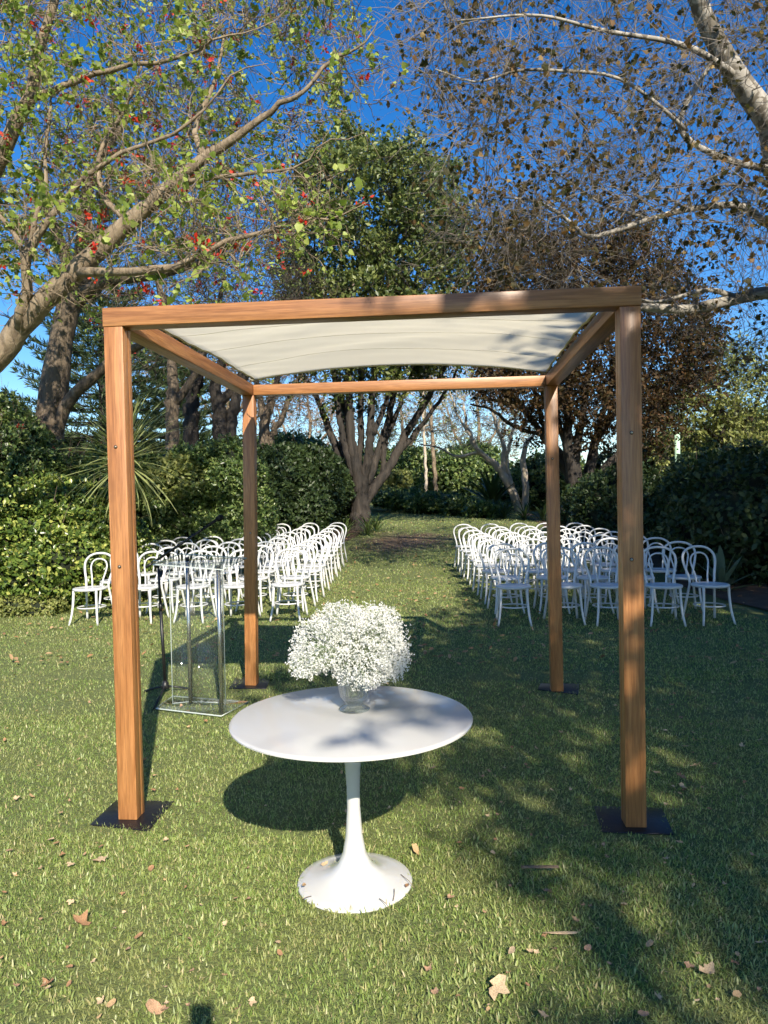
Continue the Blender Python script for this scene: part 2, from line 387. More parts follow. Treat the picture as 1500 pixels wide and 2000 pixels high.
def leaves(P, D, Nn, size, kind):
    """place a leaf template at every P, pointing along D, face towards Nn"""
    T, fs = LEAF[kind]; n = len(P); k = len(T)
    D = unit(D); Y = unit(np.cross(Nn, D)); Z = np.cross(D, Y)
    S = np.broadcast_to(np.asarray(size, float), (n,))[:, None, None]
    V = P[:, None] + S * (T[None, :, 0:1] * D[:, None] + T[None, :, 1:2] * Y[:, None] + T[None, :, 2:3] * Z[:, None])
    off = (np.arange(n) * k)[:, None, None]
    return V.reshape(-1, 3), [(f[None] + off).reshape(-1, f.shape[1]) for f in fs]
def smooth_path(ctrl, n):
    """Catmull-Rom through control points, n points; works on any columns"""
    c = np.asarray(ctrl, float); c = np.vstack([2 * c[0] - c[1], c, 2 * c[-1] - c[-2]])
    t = np.linspace(0, len(c) - 3 - 1e-6, n); i = t.astype(int); u = (t - i)[:, None]
    p0, p1, p2, p3 = c[i], c[i + 1], c[i + 2], c[i + 3]
    return .5 * (2 * p1 + (p2 - p0) * u + (2 * p0 - 5 * p1 + 4 * p2 - p3) * u**2 + (3 * p1 - p0 - 3 * p2 + p3) * u**3)
class Tree:
    """trunk and limbs laid by hand, the rest grown towards points of the crown's volume"""
    def __init__(s, seed):
        s.rng = np.random.default_rng(seed); s.limbs = []; s.pos = []; s.rad = []; s.dir = []
        s.paths = []; s.prad = []
    def limb(s, ctrl, n=None, wob=0.0, base=False):
        """ctrl rows: x y z r"""
        c = np.asarray(ctrl, float); L = np.linalg.norm(np.diff(c[:, :3], axis=0), axis=1).sum()
        n = n or max(8, int(L / .18)); q = smooth_path(c, n)
        q[:, 3] = np.maximum(q[:, 3], .004)
        if wob: q[1:, :3] += s.rng.normal(size=(n - 1, 3)) * wob
        q[:, 3] *= 1 + s.rng.normal(size=n) * .03
        s.limbs.append((q, base)); d = unit(np.gradient(q[:, :3], axis=0))
        s.pos.append(q[2:, :3]); s.rad.append(q[2:, 3]); s.dir.append(d[2:]); return q
    def grow(s, targets, Mn=9, wob=.045, rk=.010, r0=.010, rend=.004, bend=.45, maxlen=4.0, minlen=.12):
        pos = np.vstack(s.pos); rad = np.concatenate(s.rad); dr = np.vstack(s.dir)
        T = np.asarray(targets); D = np.linalg.norm(T[:, None] - pos[None], axis=2)
        near = D.argmin(1); nd = D.min(1); alive = np.ones(len(T), bool)
        for _ in range(len(T)):
            k = np.where(alive, nd, 1e9).argmin()
            if not alive[k]: break
            alive[k] = False
            if nd[k] > maxlen or nd[k] < minlen: continue
            a = near[k]; A = pos[a]; B = T[k]; L = nd[k]
            c = A + dr[a] * L * bend + s.rng.normal(size=3) * L * .12
            t = np.linspace(0, 1, Mn)[:, None]
            p = (1 - t)**2 * A + 2 * (1 - t) * t * c + t**2 * B
            p[1:] += s.rng.normal(size=(Mn - 1, 3)) * wob * L * .35
            r_start = min(rad[a] * .72, r0 + rk * L); r = np.linspace(r_start, min(rend, r_start * .6), Mn)
            s.paths.append(p); s.prad.append(r)
            npos = p[2:]; nr = r[2:]; ndv = unit(np.gradient(p, axis=0))[2:]
            base = len(pos); pos = np.vstack([pos, npos]); rad = np.concatenate([rad, nr]); dr = np.vstack([dr, ndv])
            dd = np.linalg.norm(T[:, None] - npos[None], axis=2); j = dd.argmin(1); dm = dd.min(1)
            upd = dm < nd; nd = np.where(upd, dm, nd); near = np.where(upd, base + j, near)
        s.pos = [pos]; s.rad = [rad]; s.dir = [dr]
    def branches(s):
        return (np.array(s.paths), np.array(s.prad)) if s.paths else (np.zeros((0, 9, 3)), np.zeros((0, 9)))
    def spawn(s, P, R, n, Lmin, Lmax, Mn=4, t0=.25, ang=.8, up=.0, wob=.08, r=.004, rend=.002):
        """n side shoots on every path"""
        N, K, _ = P.shape; rng = s.rng
        if N == 0: return np.zeros((0, Mn, 3)), np.zeros((0, Mn))
        idx = np.repeat(np.arange(N), n); u = t0 + (1 - t0) * rng.random(N * n)
        f = u * (K - 1); i = np.minimum(f.astype(int), K - 2); fr = (f - i)[:, None]
        A = P[idx, i] * (1 - fr) + P[idx, i + 1] * fr; tg = unit(P[idx, i + 1] - P[idx, i])
        side = rnd_unit(rng, N * n); side -= tg * (side * tg).sum(1, keepdims=True); side = unit(side)
        d = unit(tg * cos(ang) + side * sin(ang) + np.array([0, 0, up]))
        L = Lmin + (Lmax - Lmin) * rng.random(N * n)
        out = [A]; cur = d
        for q in range(1, Mn):
            cur = unit(cur + rng.normal(size=(N * n, 3)) * wob * 3 + np.array([0, 0, up * .3]))
            out.append(out[-1] + cur * (L / (Mn - 1))[:, None])
        Rr = np.linspace(r, rend, Mn)[None] * np.ones((N * n, 1))
        return np.stack(out, 1), Rr
def tree_object(name, label, T, base, bark, twigbark=None, cat='tree', group=None, twig_sets=(), leaf_sets=(), limb_k=10, branch_k=5):
    """T: grown Tree. parts: trunk, each limb, branches, twigs, foliage"""
    root = empty(name, base); tag(root, label, cat, group)
    b = np.array(base)
    for q, isb in T.limbs:
        mb = MB(); mb.tube(q[:, :3] - b, q[:, 3], limb_k)
        mb.build('trunk' if isb else 'limb', bark, root, True)
    P, R = T.branches()
    if len(P):
        V, F = tubes(P, R, branch_k); link('branches', np_mesh('branches', V - b, F, bark if twigbark is None else twigbark, True), root)['kind'] = 'stuff'
    if twig_sets:
        Vs, Fs, n = [], [], 0
        for (P, R) in twig_sets:
            V, F = tubes(P, R, 3); Vs.append(V); Fs.append(F + n); n += len(V)
        link('twigs', np_mesh('twigs', np.vstack(Vs) - b, np.vstack(Fs), twigbark or bark, True), root)['kind'] = 'stuff'
    for (pname, mat, V, fs) in leaf_sets:
        link(pname, np_mesh(pname, V - b, fs, mat), root)['kind'] = 'stuff'
    return root
def leaf_on(rng, P, n, size, kind, spread=.1, up=.5, clump=0.0, keep=1.0, var=.35):
    """n leaves round the tip of every path in P (N,M,3)"""
    tip = P[:, -1]; d0 = unit(P[:, -1] - P[:, -2])
    if keep < 1:
        pr = np.full(len(tip), keep)
        if clump:                                   # leafy and bare patches through the crown
            f = tip / clump; w3 = np.sin(f[:, 0] * 2.3 + 1.7 * np.sin(f[:, 1] * 1.9)) + np.sin(f[:, 1] * 2.9 + f[:, 2] * 1.1) + np.sin(f[:, 2] * 2.5 + 1.3 * np.sin(f[:, 0] * 2.1))
            pr = keep * np.clip(1 + 1.1 * w3, .08, 2.6)
        sel = rng.random(len(tip)) < pr; tip = tip[sel]; d0 = d0[sel]; P = P[sel]
    idx = np.repeat(np.arange(len(tip)), n); N = len(idx)
    u = rng.random(N)[:, None]**.6
    pos = P[idx, -2] * (1 - u) + tip[idx] * u + rng.normal(size=(N, 3)) * spread * .4
    D = unit(d0[idx] * .6 + rnd_unit(rng, N)); Nn = unit(rnd_unit(rng, N) + np.array([0, 0, up]))
    return leaves(pos, D, Nn, size * (1 + var * (rng.random(N) * 2 - 1)), kind)
def shadow_xy(p):
    """where a point's shadow falls on level ground"""
    p = np.asarray(p); return p[..., :2] + SUN_H * (p[..., 2:3] / TSUN)
def px_targets(rng, n, poly, d0, d1):
    """points of a volume that fills a photo polygon between two depths"""
    poly = np.asarray(poly, float); lo = poly.min(0); hi = poly.max(0); out = []
    while len(out) < n:
        q = lo + (hi - lo) * rng.random(2); x, y = q; ins = False; j = len(poly) - 1
        for i in range(len(poly)):
            if (poly[i][1] > y) != (poly[j][1] > y) and x < (poly[j][0] - poly[i][0]) * (y - poly[i][1]) / (poly[j][1] - poly[i][1]) + poly[i][0]: ins = not ins
            j = i
        if ins: out.append(at(x, y, d0 + (d1 - d0) * rng.random()))
    return np.array(out)
def pxl(rows):
    """limb control rows px py depth width_px -> x y z r"""
    return [(*at(a, b, d), w_ * d / FPX / 2) for a, b, d, w_ in rows]

_ico = None
def ico():
    global _ico
    if _ico is None:
        import bmesh
        bm = bmesh.new(); bmesh.ops.create_icosphere(bm, subdivisions=3, radius=1)
        bm.verts.ensure_lookup_table()
        _ico = (np.array([v.co[:] for v in bm.verts]), np.array([[v.index for v in f.verts] for f in bm.faces])); bm.free()
    return _ico
def shrub(name, label, blobs, mat, size, dens, kind='oval', cat='shrub', group=None, seed=0, rosette=5, core=.80, up=.35, flowers=None, twigs=None, back=-.35):
    """blobs: (x,y,z,rx,ry,rz). a leafy mass: rosettes of leaves over lumpy mounds and a near-black solid core standing in for the shaded twigs inside"""
    rng = np.random.default_rng(1000 + seed); B = np.array(blobs, float)
    base = np.array([B[:, 0].mean(), B[:, 1].mean(), float(ground_z(0, B[:, 1].mean()))])
    root = empty(name, base); tag(root, label, cat, group)
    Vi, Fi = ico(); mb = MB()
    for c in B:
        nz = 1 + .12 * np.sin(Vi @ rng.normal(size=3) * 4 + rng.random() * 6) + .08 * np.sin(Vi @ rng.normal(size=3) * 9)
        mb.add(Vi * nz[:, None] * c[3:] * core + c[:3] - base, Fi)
    mb.build('dark_core', M['core'], root, True)
    Ps, Ns = [], []
    for bi, c in enumerate(B):
        area = 4 * pi * ((c[3] * c[4])**1.6 / 3 + (c[3] * c[5])**1.6 / 3 + (c[4] * c[5])**1.6 / 3)**(1 / 1.6)
        n = int(area * dens); u = rnd_unit(rng, n)
        f1, f2 = rng.normal(size=(2, 3)); lump = 1 + .10 * np.sin(u @ f1 * 5 + 1) + .07 * np.sin(u @ f2 * 11)
        p = c[:3] + u * c[3:] * (lump * (.80 + .26 * rng.random(n)))[:, None]; nn = unit(u / c[3:])
        ok = (nn @ unit(CAM - c[:3]) > back) & (p[:, 2] > ground_z(p[:, 0], p[:, 1]) - .05)
        for bj, e in enumerate(B):
            if bj != bi: ok &= (((p - e[:3]) / (e[3:] * .88))**2).sum(1) > 1
        Ps.append(p[ok]); Ns.append(nn[ok])
    P = np.vstack(Ps); Nn = np.vstack(Ns); n = len(P)
    idx = np.repeat(np.arange(n), rosette); N = len(idx)
    ax = unit(Nn[idx] + rnd_unit(rng, n)[idx] * .5 + np.array([0, 0, up]))
    D = unit(ax * .55 + rnd_unit(rng, N)); off = rng.normal(size=(N, 3)) * size * .3
    V, fs = leaves(P[idx] + off, D, unit(ax + rnd_unit(rng, N) * .5), size * (.7 + .6 * rng.random(N)), kind)
    link('foliage', np_mesh('foliage', V - base, fs, mat), root)['kind'] = 'stuff'
    if flowers:
        fm, fn, fsz, zmin = flowers; sel = rng.choice(np.where(P[:, 2] > zmin)[0], fn); idx = np.repeat(sel, 7); N = len(idx)
        V, fs = leaves(P[idx] + Nn[idx] * .04 + rng.normal(size=(N, 3)) * fsz * .3, rnd_unit(rng, N), rnd_unit(rng, N), fsz, 'oval')
        link('flowers', np_mesh('flowers', V - base, fs, fm), root)['kind'] = 'stuff'
    if twigs:
        tn, tl = twigs; sel = rng.choice(n, tn); d = unit(Nn[sel] + rnd_unit(rng, tn) * .5 + np.array([0, 0, .6])); L = tl * (.5 + rng.random(tn))
        Pt = np.stack([P[sel] - d * .1, P[sel] + d * L[:, None] * .5, P[sel] + d * L[:, None] + rng.normal(size=(tn, 3)) * .03], 1)
        V, F = tubes(Pt, np.array([[.006, .004, .002]]) * np.ones((tn, 1)), 3)
        link('twigs', np_mesh('twigs', V - base, F, M['bare_twig']), root)['kind'] = 'stuff'
    return root
def blob_px(px, py, d, rx, ry, rd=None):
    c = at(px, py, d); k = d / FPX
    return (*c, rx * k, rd if rd else rx * k, ry * k)

# ================================================================== THE SETTING
def on_ground(px, py):
    r = ray(px, py); t = (0 - CH) / r[2] if r[2] < -1e-3 else 80.0
    t = min(t, 80.0)
    for _ in range(40):
        p = CAM + r * t; g = float(ground_z(p[0], p[1])); tn = (g - CH) / r[2] if r[2] < -1e-4 else t
        t = .5 * t + .5 * min(max(tn, 1), 90)
    p = CAM + r * t; p[2] = float(ground_z(p[0], p[1])); return p
xs = np.concatenate([np.linspace(-400, -20, 12), np.linspace(-16, 16, 65), np.linspace(20, 400, 12)])
ys = np.concatenate([np.linspace(-200, -10, 8), np.linspace(-6, 44, 101), np.linspace(50, 600, 16)])
gx, gy = np.meshgrid(xs, ys); gz = ground_z(gx, gy) + .012 * np.sin(gx * 1.7 + gy * .6) * np.sin(gy * 1.3) * (gy > 6)
nx, ny = len(xs), len(ys); ii = np.arange(nx * ny).reshape(ny, nx)
F = np.stack([ii[:-1, :-1], ii[:-1, 1:], ii[1:, 1:], ii[1:, :-1]], -1).reshape(-1, 4)
lawn = link('lawn', np_mesh('lawn', np.stack([gx, gy, gz], -1).reshape(-1, 3), F, M['lawn'], True)); tag(lawn, kind='structure')

def bed(rows):
    """mulch bed: rows of (y, x_edge, x_far); lies just above the lawn sheet"""
    rows = smooth_path(rows, 40); V = []; k = 9
    for r_ in rows:
        for q in range(k):
            u = q / (k - 1); x = r_[1] + (r_[2] - r_[1]) * u + (RNG.normal() * .04 if q == 0 else 0)
            V.append((x, r_[0], float(ground_z(x, r_[0])) + .022 + .03 * min(1, u * 6) + RNG.random() * .012 * (q > 0)))
    f = [(i*k+q, i*k+q+1, (i+1)*k+q+1, (i+1)*k+q) for i in range(len(rows) - 1) for q in range(k - 1)]
    o = link('garden_bed', np_mesh('garden_bed', V, np.array(f), M['mulch'], True)); tag(o, kind='structure')
bed([(6.5, -9.5, -16), (8.6, -8.2, -16), (9.8, -6.4, -16), (12, -5.2, -14), (15, -4.7, -14), (18, -3.2, -14), (21.5, -2.6, -14), (25, -2.9, -14), (30, -3.6, -16)])
bed([(6.0, 5.2, 14), (9, 4.1, 14), (11.5, 3.7, 14), (14, 3.9, 14), (17, 3.4, 14), (20, 3.1, 14), (24, 3.2, 14), (30, 3.0, 16)])

# ================================================================== THE ARBOUR
AX, AY, AW, AD, AH, BH, PT = -.3525, 3.3527, 2.4791, 2.4655, 2.4376, .088, .0919
AL, AR = AX - AW / 2, AX + AW / 2; AB = AY + AD
arb = empty('wedding_arbour', (AX, AY + AD / 2, 0))
tag(arb, 'square timber wedding arbour with four posts and a sagging cream canopy', 'arbour')
ab = np.array([AX, AY + AD / 2, 0.])
def post_profile(x, y, t):
    """square section with a fine groove down each side where two boards meet"""
    g, e = .62 * t, .004
    return [(x, y), (x + t, y), (x + t, y + g - e), (x + t - .004, y + g), (x + t, y + g + e), (x + t, y + t),
            (x, y + t), (x, y + g + e), (x + .004, y + g), (x, y + g - e)]
def post(corner_px, right, tx, ty, bolts):
    b = on_z(*corner_px, .008); bx = b[0] - (PT if right else 0)
    pb = [(x, y, .008) for x, y in post_profile(bx, b[1], PT)]; ptop = [(x, y, AH - BH - .001) for x, y in post_profile(tx, ty, PT)]
    o = MB().prism(np.array(pb) - ab, np.array(ptop) - ab).build('post', M['wood_z'], arb, bevel=.0025)
    for (px, py) in bolts:
        # on the front face of the post
        d0 = (np.array([bx, b[1], 0]) - CAM) @ FWD
        for _ in range(6):
            q = at(px, py, d0); u = (q[2] - .008) / (AH - BH - .008); fy = b[1] + (ty - b[1]) * u; d0 += (fy - q[1]) / ray(px, py)[1]
        q = at(px, py, d0) - ab
        w_ = MB(); w_.lathe([(0, -.002), (.0085, -.002), (.0085, .0015), (0, .0015)], 14); me = w_.mesh('bolt', M['hole'], True)
        wo = link('bolt', me, o); wo.location = q; wo.rotation_euler = (radians(90), 0, 0)
        w_ = MB(); w_.lathe([(.0055, 0), (.0055, .004), (.003, .006), (0, .0062)], 10); wn = link('bolt', w_.mesh('bolt', M['bolt'], True), o); wn.location = q; wn.rotation_euler = (radians(90), 0, 0)
    return o
post((231, 1601), False, AL, AY, [(226, 873), (233.5, 1107)])
post((1263.3, 1616.7), True, AR - PT, AY, [(1233.5, 845), (1233.5, 1093)])
post((478.5, 1339), False, AL + .004, AB - PT - .004, [(489, 1041)])
post((1101, 1350.7), True, AR - PT - .004, AB - PT - .004, [(1079, 896)])
def plate(quad):
    q = [on_z(*c, .0) for c in quad]
    MB().prism([(p[0] - ab[0], p[1] - ab[1], .001) for p in q], [(p[0] - ab[0], p[1] - ab[1], .0075) for p in q]).build('base_plate', M['steel'], arb, bevel=.002)
plate([(176, 1613), (290, 1625), (340, 1567), (227, 1565)])
plate([(1176, 1627), (1316, 1632), (1293, 1580), (1160, 1577)])
plate([(447, 1346), (520, 1346), (528, 1325), (460, 1325)])
plate([(1050, 1348), (1130, 1358), (1131, 1337), (1056, 1336)])
z0, z1 = AH - BH, AH
MB().box((AL - ab[0] - .003, AY - ab[1] - .004, z0), (AR - ab[0] + .003, AY + PT - ab[1], z1)).build('beam', M['wood_x'], arb, bevel=.003)
MB().box((AL + PT - ab[0] + .001, AB - PT - ab[1], z0), (AR - PT - ab[0] - .001, AB - ab[1], z1 - .006)).build('beam', M['wood_x'], arb, bevel=.003)
MB().box((AL - ab[0], AY + PT - ab[1] + .001, z0), (AL + PT - ab[0], AB - ab[1] + .002, z1 - .003)).build('beam', M['wood_y'], arb, bevel=.003)
MB().box((AR - PT - ab[0], AY + PT - ab[1] + .001, z0), (AR - ab[0], AB - ab[1] + .002, z1 - .003)).build('beam', M['wood_y'], arb, bevel=.003)
# canopy: tied at the beams, back edge hanging free in a curve
nu, nv = 49, 41
rl = on_z(498, 741, AH - .02); rr = on_z(1067, 726, AH - .02); rm = on_z(775, 712, AH + .025)
fl = np.array([AL + PT + .025, AY + PT + .004]); fr = np.array([AR - PT - .025, AY + PT + .004])
V = []
for j in range(nv):
    v = j / (nv - 1)
    for i in range(nu):
        u = i / (nu - 1); b_ = 4 * u * (1 - u)
        e = rl[:2] * (1 - u) + rr[:2] * u; mid = rm[1] - (rl[1] + rr[1]) / 2
        e = e + np.array([0, mid * b_])
        p = (fl * (1 - u) + fr * u) * (1 - v) + e * v
        # edges stay along the side beams
        p[0] += .012 * sin(pi * v) * (1 - 2 * u)
        sag = -.045 * b_ * v**.8 - .05 * sin(pi * v) * (.15 + .85 * b_)
        wr = .006 * sin(9 * u + 14 * v) * sin(pi * v) + .004 * sin(70 * v + 5 * sin(4 * u)) * sin(pi * u) * v * (1 - v) * 2 + .004 * sin(31 * (u * .4 + v)) * sin(pi * u) * sin(pi * v) + .003 * sin(55 * (v - .6 * u)) * (1 - b_)
        V.append((p[0] - ab[0], p[1] - ab[1], AH - .020 - sag + wr))
V = np.array(V)
f = np.array([(j*nu+i, j*nu+i+1, (j+1)*nu+i+1, (j+1)*nu+i) for j in range(nv-1) for i in range(nu-1)])
can = link('canopy', np_mesh('canopy', V, f, M['fabric'], True), arb); can['label'] = 'sagging cream canvas canopy with curved free back edge'
sm = can.modifiers.new('solid', 'SOLIDIFY'); sm.thickness = .0012
G = V.reshape(nv, nu, 3)
for edge in (G[:, 0], G[:, -1], G[-1, :]):
    e2 = edge.copy(); e2[:, 2] -= .002
    MB().tube(e2, .0065, 6).build('hem', M['hem'], can, True)
# seams across the cloth
for vj in (10, 20, 30):
    e2 = G[vj].copy(); e2[:, 2] -= .0015; MB().tube(e2, .0016, 5).build('seam', M['fabric'], can, True)
for q in (G[0, 0], G[0, -1], G[-1, 0], G[-1, -1]):     # ties at the corners
    c = np.array([q[0] + (.05 if q[0] > 0 else -.05), q[1] + (.03 if q[1] > 0 else -.03), q[2] + .012])
    MB().tube([q, (q + c) / 2 + np.array([0, 0, -.006]), c], .003, 6).build('tie', M['hem'], can, True)

# ================================================================== TABLE, VASE, FLOWERS
TX, TY, TZ = -.378, 2.84, .66
tb = empty('pedestal_table', (TX, TY, 0)); tag(tb, 'round white tulip table on a flared pedestal foot in front of arbour', 'table')
MB().lathe([(0, .0), (.227, .0), (.227, .005), (.222, .009), (.19, .015), (.14, .026), (.098, .044), (.066, .074), (.045, .122), (.0335, .19), (.0262, .30), (.0265, .38), (.031, .46), (.040, .54), (.052, .61), (.058, .634)], 72).build('pedestal', M['table_foot'], tb, True)
top = MB().lathe([(0, TZ), (.462, TZ), (.470, TZ - .0015), (.4745, TZ - .006), (.4745, TZ - .011), (.468, TZ - .014), (.44, TZ - .026), (.0, TZ - .027)], 128).build('tabletop', M['table_white'], tb)
top.data.polygons.foreach_set('use_smooth', np.ones(len(top.data.polygons), bool))
es = top.modifiers.new('edge', 'EDGE_SPLIT'); es.split_angle = radians(35)

vp = on_z(692, 1386, TZ)
vs = empty('glass_vase', (vp[0], vp[1], TZ + .001)); tag(vs, 'fluted clear cut-glass vase standing on the white table', 'vase')
def flute(z, an): 
    amp = .035 * np.clip((z - .035) / .02, 0, 1) * np.clip((.165 - z) / .02, 0, 1)
    return 1 + amp[:, None] * np.cos(18 * an)[None]
def footflute(z, an): return 1 + .03 * np.cos(14 * an)[None] * np.ones((len(z), 1))
MB().lathe([(0, .0), (.054, .0), (.056, .004), (.052, .009), (.034, .020), (.030, .027), (.036, .036), (.047, .055), (.0545, .09), (.060, .13), (.064, .165), (.066, .185),
            (.0625, .185), (.060, .165), (.055, .13), (.049, .09), (.041, .06), (.025, .048), (0, .046)], 108, (0, 0, 0), flute).build('bowl', M['glass'], vs, True).scale = (1.14, 1.14, 1.0)
rg = np.random.default_rng(3)
fb = empty('flower_bouquet', (vp[0], vp[1], TZ + .06)); tag(fb, 'billowing bunch of tiny white blossoms in the glass vase', 'flowers')
fo = np.array([vp[0], vp[1], TZ + .06]); dv = (vp - CAM) @ FWD
lobes = [(720, 1264, 78, 78), (708, 1292, 58, 46), (622, 1258, 54, 52), (600, 1292, 38, 32), (668, 1215, 55, 40), (735, 1218, 48, 38), (765, 1285, 34, 42), (690, 1250, 58, 50)]
C = np.array([at(a, b, dv + o_) for (a, b, _, _), o_ in zip(lobes, (0, -.06, -.02, -.02, 0, .02, 0, .05))]); k = dv / FPX
Rr = np.array([(rx * k, (rx + ry) * k * .52, ry * k) for _, _, rx, ry in lobes])
P = []
for c, r_ in zip(C, Rr):
    n = int(7600 * (r_[0] * r_[2])**.8 * 8); u = rnd_unit(rg, n)
    lump = 1 + .10 * np.sin(u @ rg.normal(size=3) * 6) + .08 * np.sin(u @ rg.normal(size=3) * 11)
    P.append(c + u * r_ * (lump * (.55 + .47 * rg.random(n)**.45))[:, None])
P = np.vstack(P)
P = P[(np.hypot(P[:, 0] - vp[0], P[:, 1] - vp[1]) > .058) | (P[:, 2] > TZ + .17)]
P = P[P[:, 2] > TZ + .07]
n = len(P); idx = np.repeat(np.arange(n), 4); N = len(idx)
V, fs = leaves(P[idx], rnd_unit(rg, N), rnd_unit(rg, N), .0062 * (.7 + .6 * rg.random(n))[idx], 'oval')
V2, fs2 = V, fs
bl = link('blossoms', np_mesh('blossoms', V - fo, fs, M['bloom']), fb); bl['kind'] = 'stuff'
sel = rg.choice(n, 900); foot = np.column_stack([vp[0] + rg.normal(size=900) * .018, vp[1] + rg.normal(size=900) * .018, np.full(900, TZ + .17)])
midp = foot * .45 + P[sel] * .55 + np.array([0, 0, .03]); PT3 = np.stack([foot, midp, P[sel]], 1)
V, F = tubes(PT3, np.array([[.0012, .0009, .0005]]) * np.ones((900, 1)), 3)
n2 = 70; ft = np.column_stack([vp[0] + rg.normal(size=n2) * .012, vp[1] + rg.normal(size=n2) * .012, np.full(n2, TZ + .055)])
tp = np.column_stack([vp[0] + rg.normal(size=n2) * .024, vp[1] + rg.normal(size=n2) * .024, np.full(n2, TZ + .19)])
Va, Fa = tubes(np.stack([ft, (ft + tp) / 2, tp], 1), np.full((n2, 3), .0016), 4)
st = link('stems', np_mesh('stems', np.vstack([V, Va]) - fo, np.vstack([F, Fa + len(V)]), M['stem']), fb); st['kind'] = 'stuff'

# ================================================================== LECTERN AND MICROPHONE STAND
lq = [on_z(305, 1389), on_z(432, 1404), on_z(485, 1376), on_z(337, 1364)]
lc = np.mean(lq, axis=0); lec = empty('lectern', lc); tag(lec, 'clear acrylic lectern with grey tubes beside left back arbour post', 'lectern')
MB().prism([(p[0] - lc[0], p[1] - lc[1], .012) for p in lq], [(p[0] - lc[0], p[1] - lc[1], .026) for p in lq]).build('base_slab', M['acrylic'], lec)
def edge_frame(pts, r, name='slab_edge'):
    MB().tube([np.array(p) for p in pts], r, 6, closed=True).build(name, M['acrylic_edge'], lec)
edge_frame([(p[0] - lc[0], p[1] - lc[1], .019) for p in lq], .0055)
dep = lambda p: (p - CAM) @ FWD
tpq = [at(299, 1104, dep(lq[0])), at(435, 1114, dep(lq[1])), at(483, 1079, dep(lq[2])), at(352, 1083, dep(lq[3]))]
bq = [p - lc for p in tpq]; nrm = np.cross(bq[1] - bq[0], bq[3] - bq[0]); nrm /= np.linalg.norm(nrm)
bq[2] = bq[1] + (bq[3] - bq[0])
MB().prism(bq, [p + nrm * .010 for p in bq]).build('reading_top', M['acrylic'], lec)
edge_frame([p + nrm * .005 for p in bq], .0055, 'top_edge')
lipv = [bq[0] + nrm * .01, bq[1] + nrm * .01]; 
MB().prism([lipv[0], lipv[1], lipv[1] + nrm * .03, lipv[0] + nrm * .03], [q + unit(bq[3] - bq[0]) * .008 for q in (lipv[0], lipv[1], lipv[1] + nrm * .03, lipv[0] + nrm * .03)]).build('page_lip', M['acrylic'], lec)
c0, c1, c2, c3 = (on_z(337.5, 1382) - lc, on_z(372.5, 1378) - lc, on_z(433, 1399) - lc, on_z(441, 1381) - lc)
def topz(p):   # height of the reading top above a floor point
    return bq[0][2] - (nrm[0] * (p[0] - bq[0][0]) + nrm[1] * (p[1] - bq[0][1])) / nrm[2] - .002
def panel(a, b, name='panel'):
    d_ = unit(b - a); nn = np.array([-d_[1], d_[0], 0]) * .005
    fp = [a - nn, b - nn, b + nn, a + nn]
    lo = [(p[0], p[1], .026) for p in fp]; hi = [(p[0], p[1], topz(p)) for p in fp]
    o = MB().prism(lo, hi).build(name, M['acrylic'], lec)
    for q in (a, b):
        MB().tube([(q[0], q[1], .026), (q[0], q[1], topz(q))], .0035, 6).build('panel_edge', M['acrylic_edge'], o)
    MB().tube([(a[0], a[1], .030), (b[0], b[1], .030)], .004, 6).build('panel_edge', M['acrylic_edge'], o)
panel(c0, c1); panel(c1, c3); panel(c2, c3)
for q, r_ in ((c1, .014), (c2, .015)):
    MB().tube([(q[0], q[1], .026), (q[0], q[1], topz(q) + .005)], r_, 14).build('tube_column', M['chrome'], lec, True)
    MB().tube([(q[0], q[1], topz(q) + .005), (q[0], q[1], topz(q) + .030)], r_ * 1.1, 14).build('column_cap', M['black'], lec, True)

mg = on_z(323, 1352); mic = empty('microphone_stand', mg); tag(mic, 'black tripod microphone stand with angled boom beside the clear lectern', 'microphone stand')
md = dep(mg); tipm = at(309, 1103, md - .02) - mg
MB().lathe([(.0, .028), (.030, .028), (.034, .04), (.026, .07), (.014, .095), (0, .097)], 20).build('hub', M['black'], mic, True)
for q in (on_z(283, 1353), on_z(368, 1348), on_z(301, 1388)):
    e = q - mg; MB().tube([(0, 0, .05), e * .5 + np.array([0, 0, .035]), e + np.array([0, 0, .012])], .009, 8).build('leg', M['black'], mic, True)
    MB().tube([e * .96 + np.array([0, 0, .012]), e * 1.03 + np.array([0, 0, .011])], .0105, 8).build('rubber_foot', M['foam'], mic, True)
mid = tipm * .68; mid[2] = tipm[2] * .66
MB().tube([(0, 0, .08), mid], .013, 10).build('lower_pole', M['black'], mic, True)
MB().tube([mid - tipm * .02, mid + tipm * .04], .015, 10).build('collar', M['black'], mic, True)
MB().tube([mid, tipm], .010, 10).build('upper_pole', M['black'], mic, True)
b0 = at(287, 1107, md - .03) - mg; b1 = at(394, 1035, md - .10) - mg
bd = unit(b1 - b0)
MB().tube([tipm - bd * .035, tipm - bd * .01, tipm + bd * .02, tipm + bd * .05], [.012, .021, .018, .009], 12).build('clutch', M['black'], mic, True)
MB().tube([b0, b1], .0105, 8).build('boom', M['black'], mic, True)
MB().tube([b0 - bd * .01, b0 + bd * .05], .011, 10).build('counterweight', M['black'], mic, True)
MB().tube([b1, b1 + bd * .05, b1 + bd * .14, b1 + bd * .155, b1 + bd * .19, b1 + bd * .205], [.009, .010, .013, .022, .024, .010], 12).build('microphone', M['foam'], mic, True)

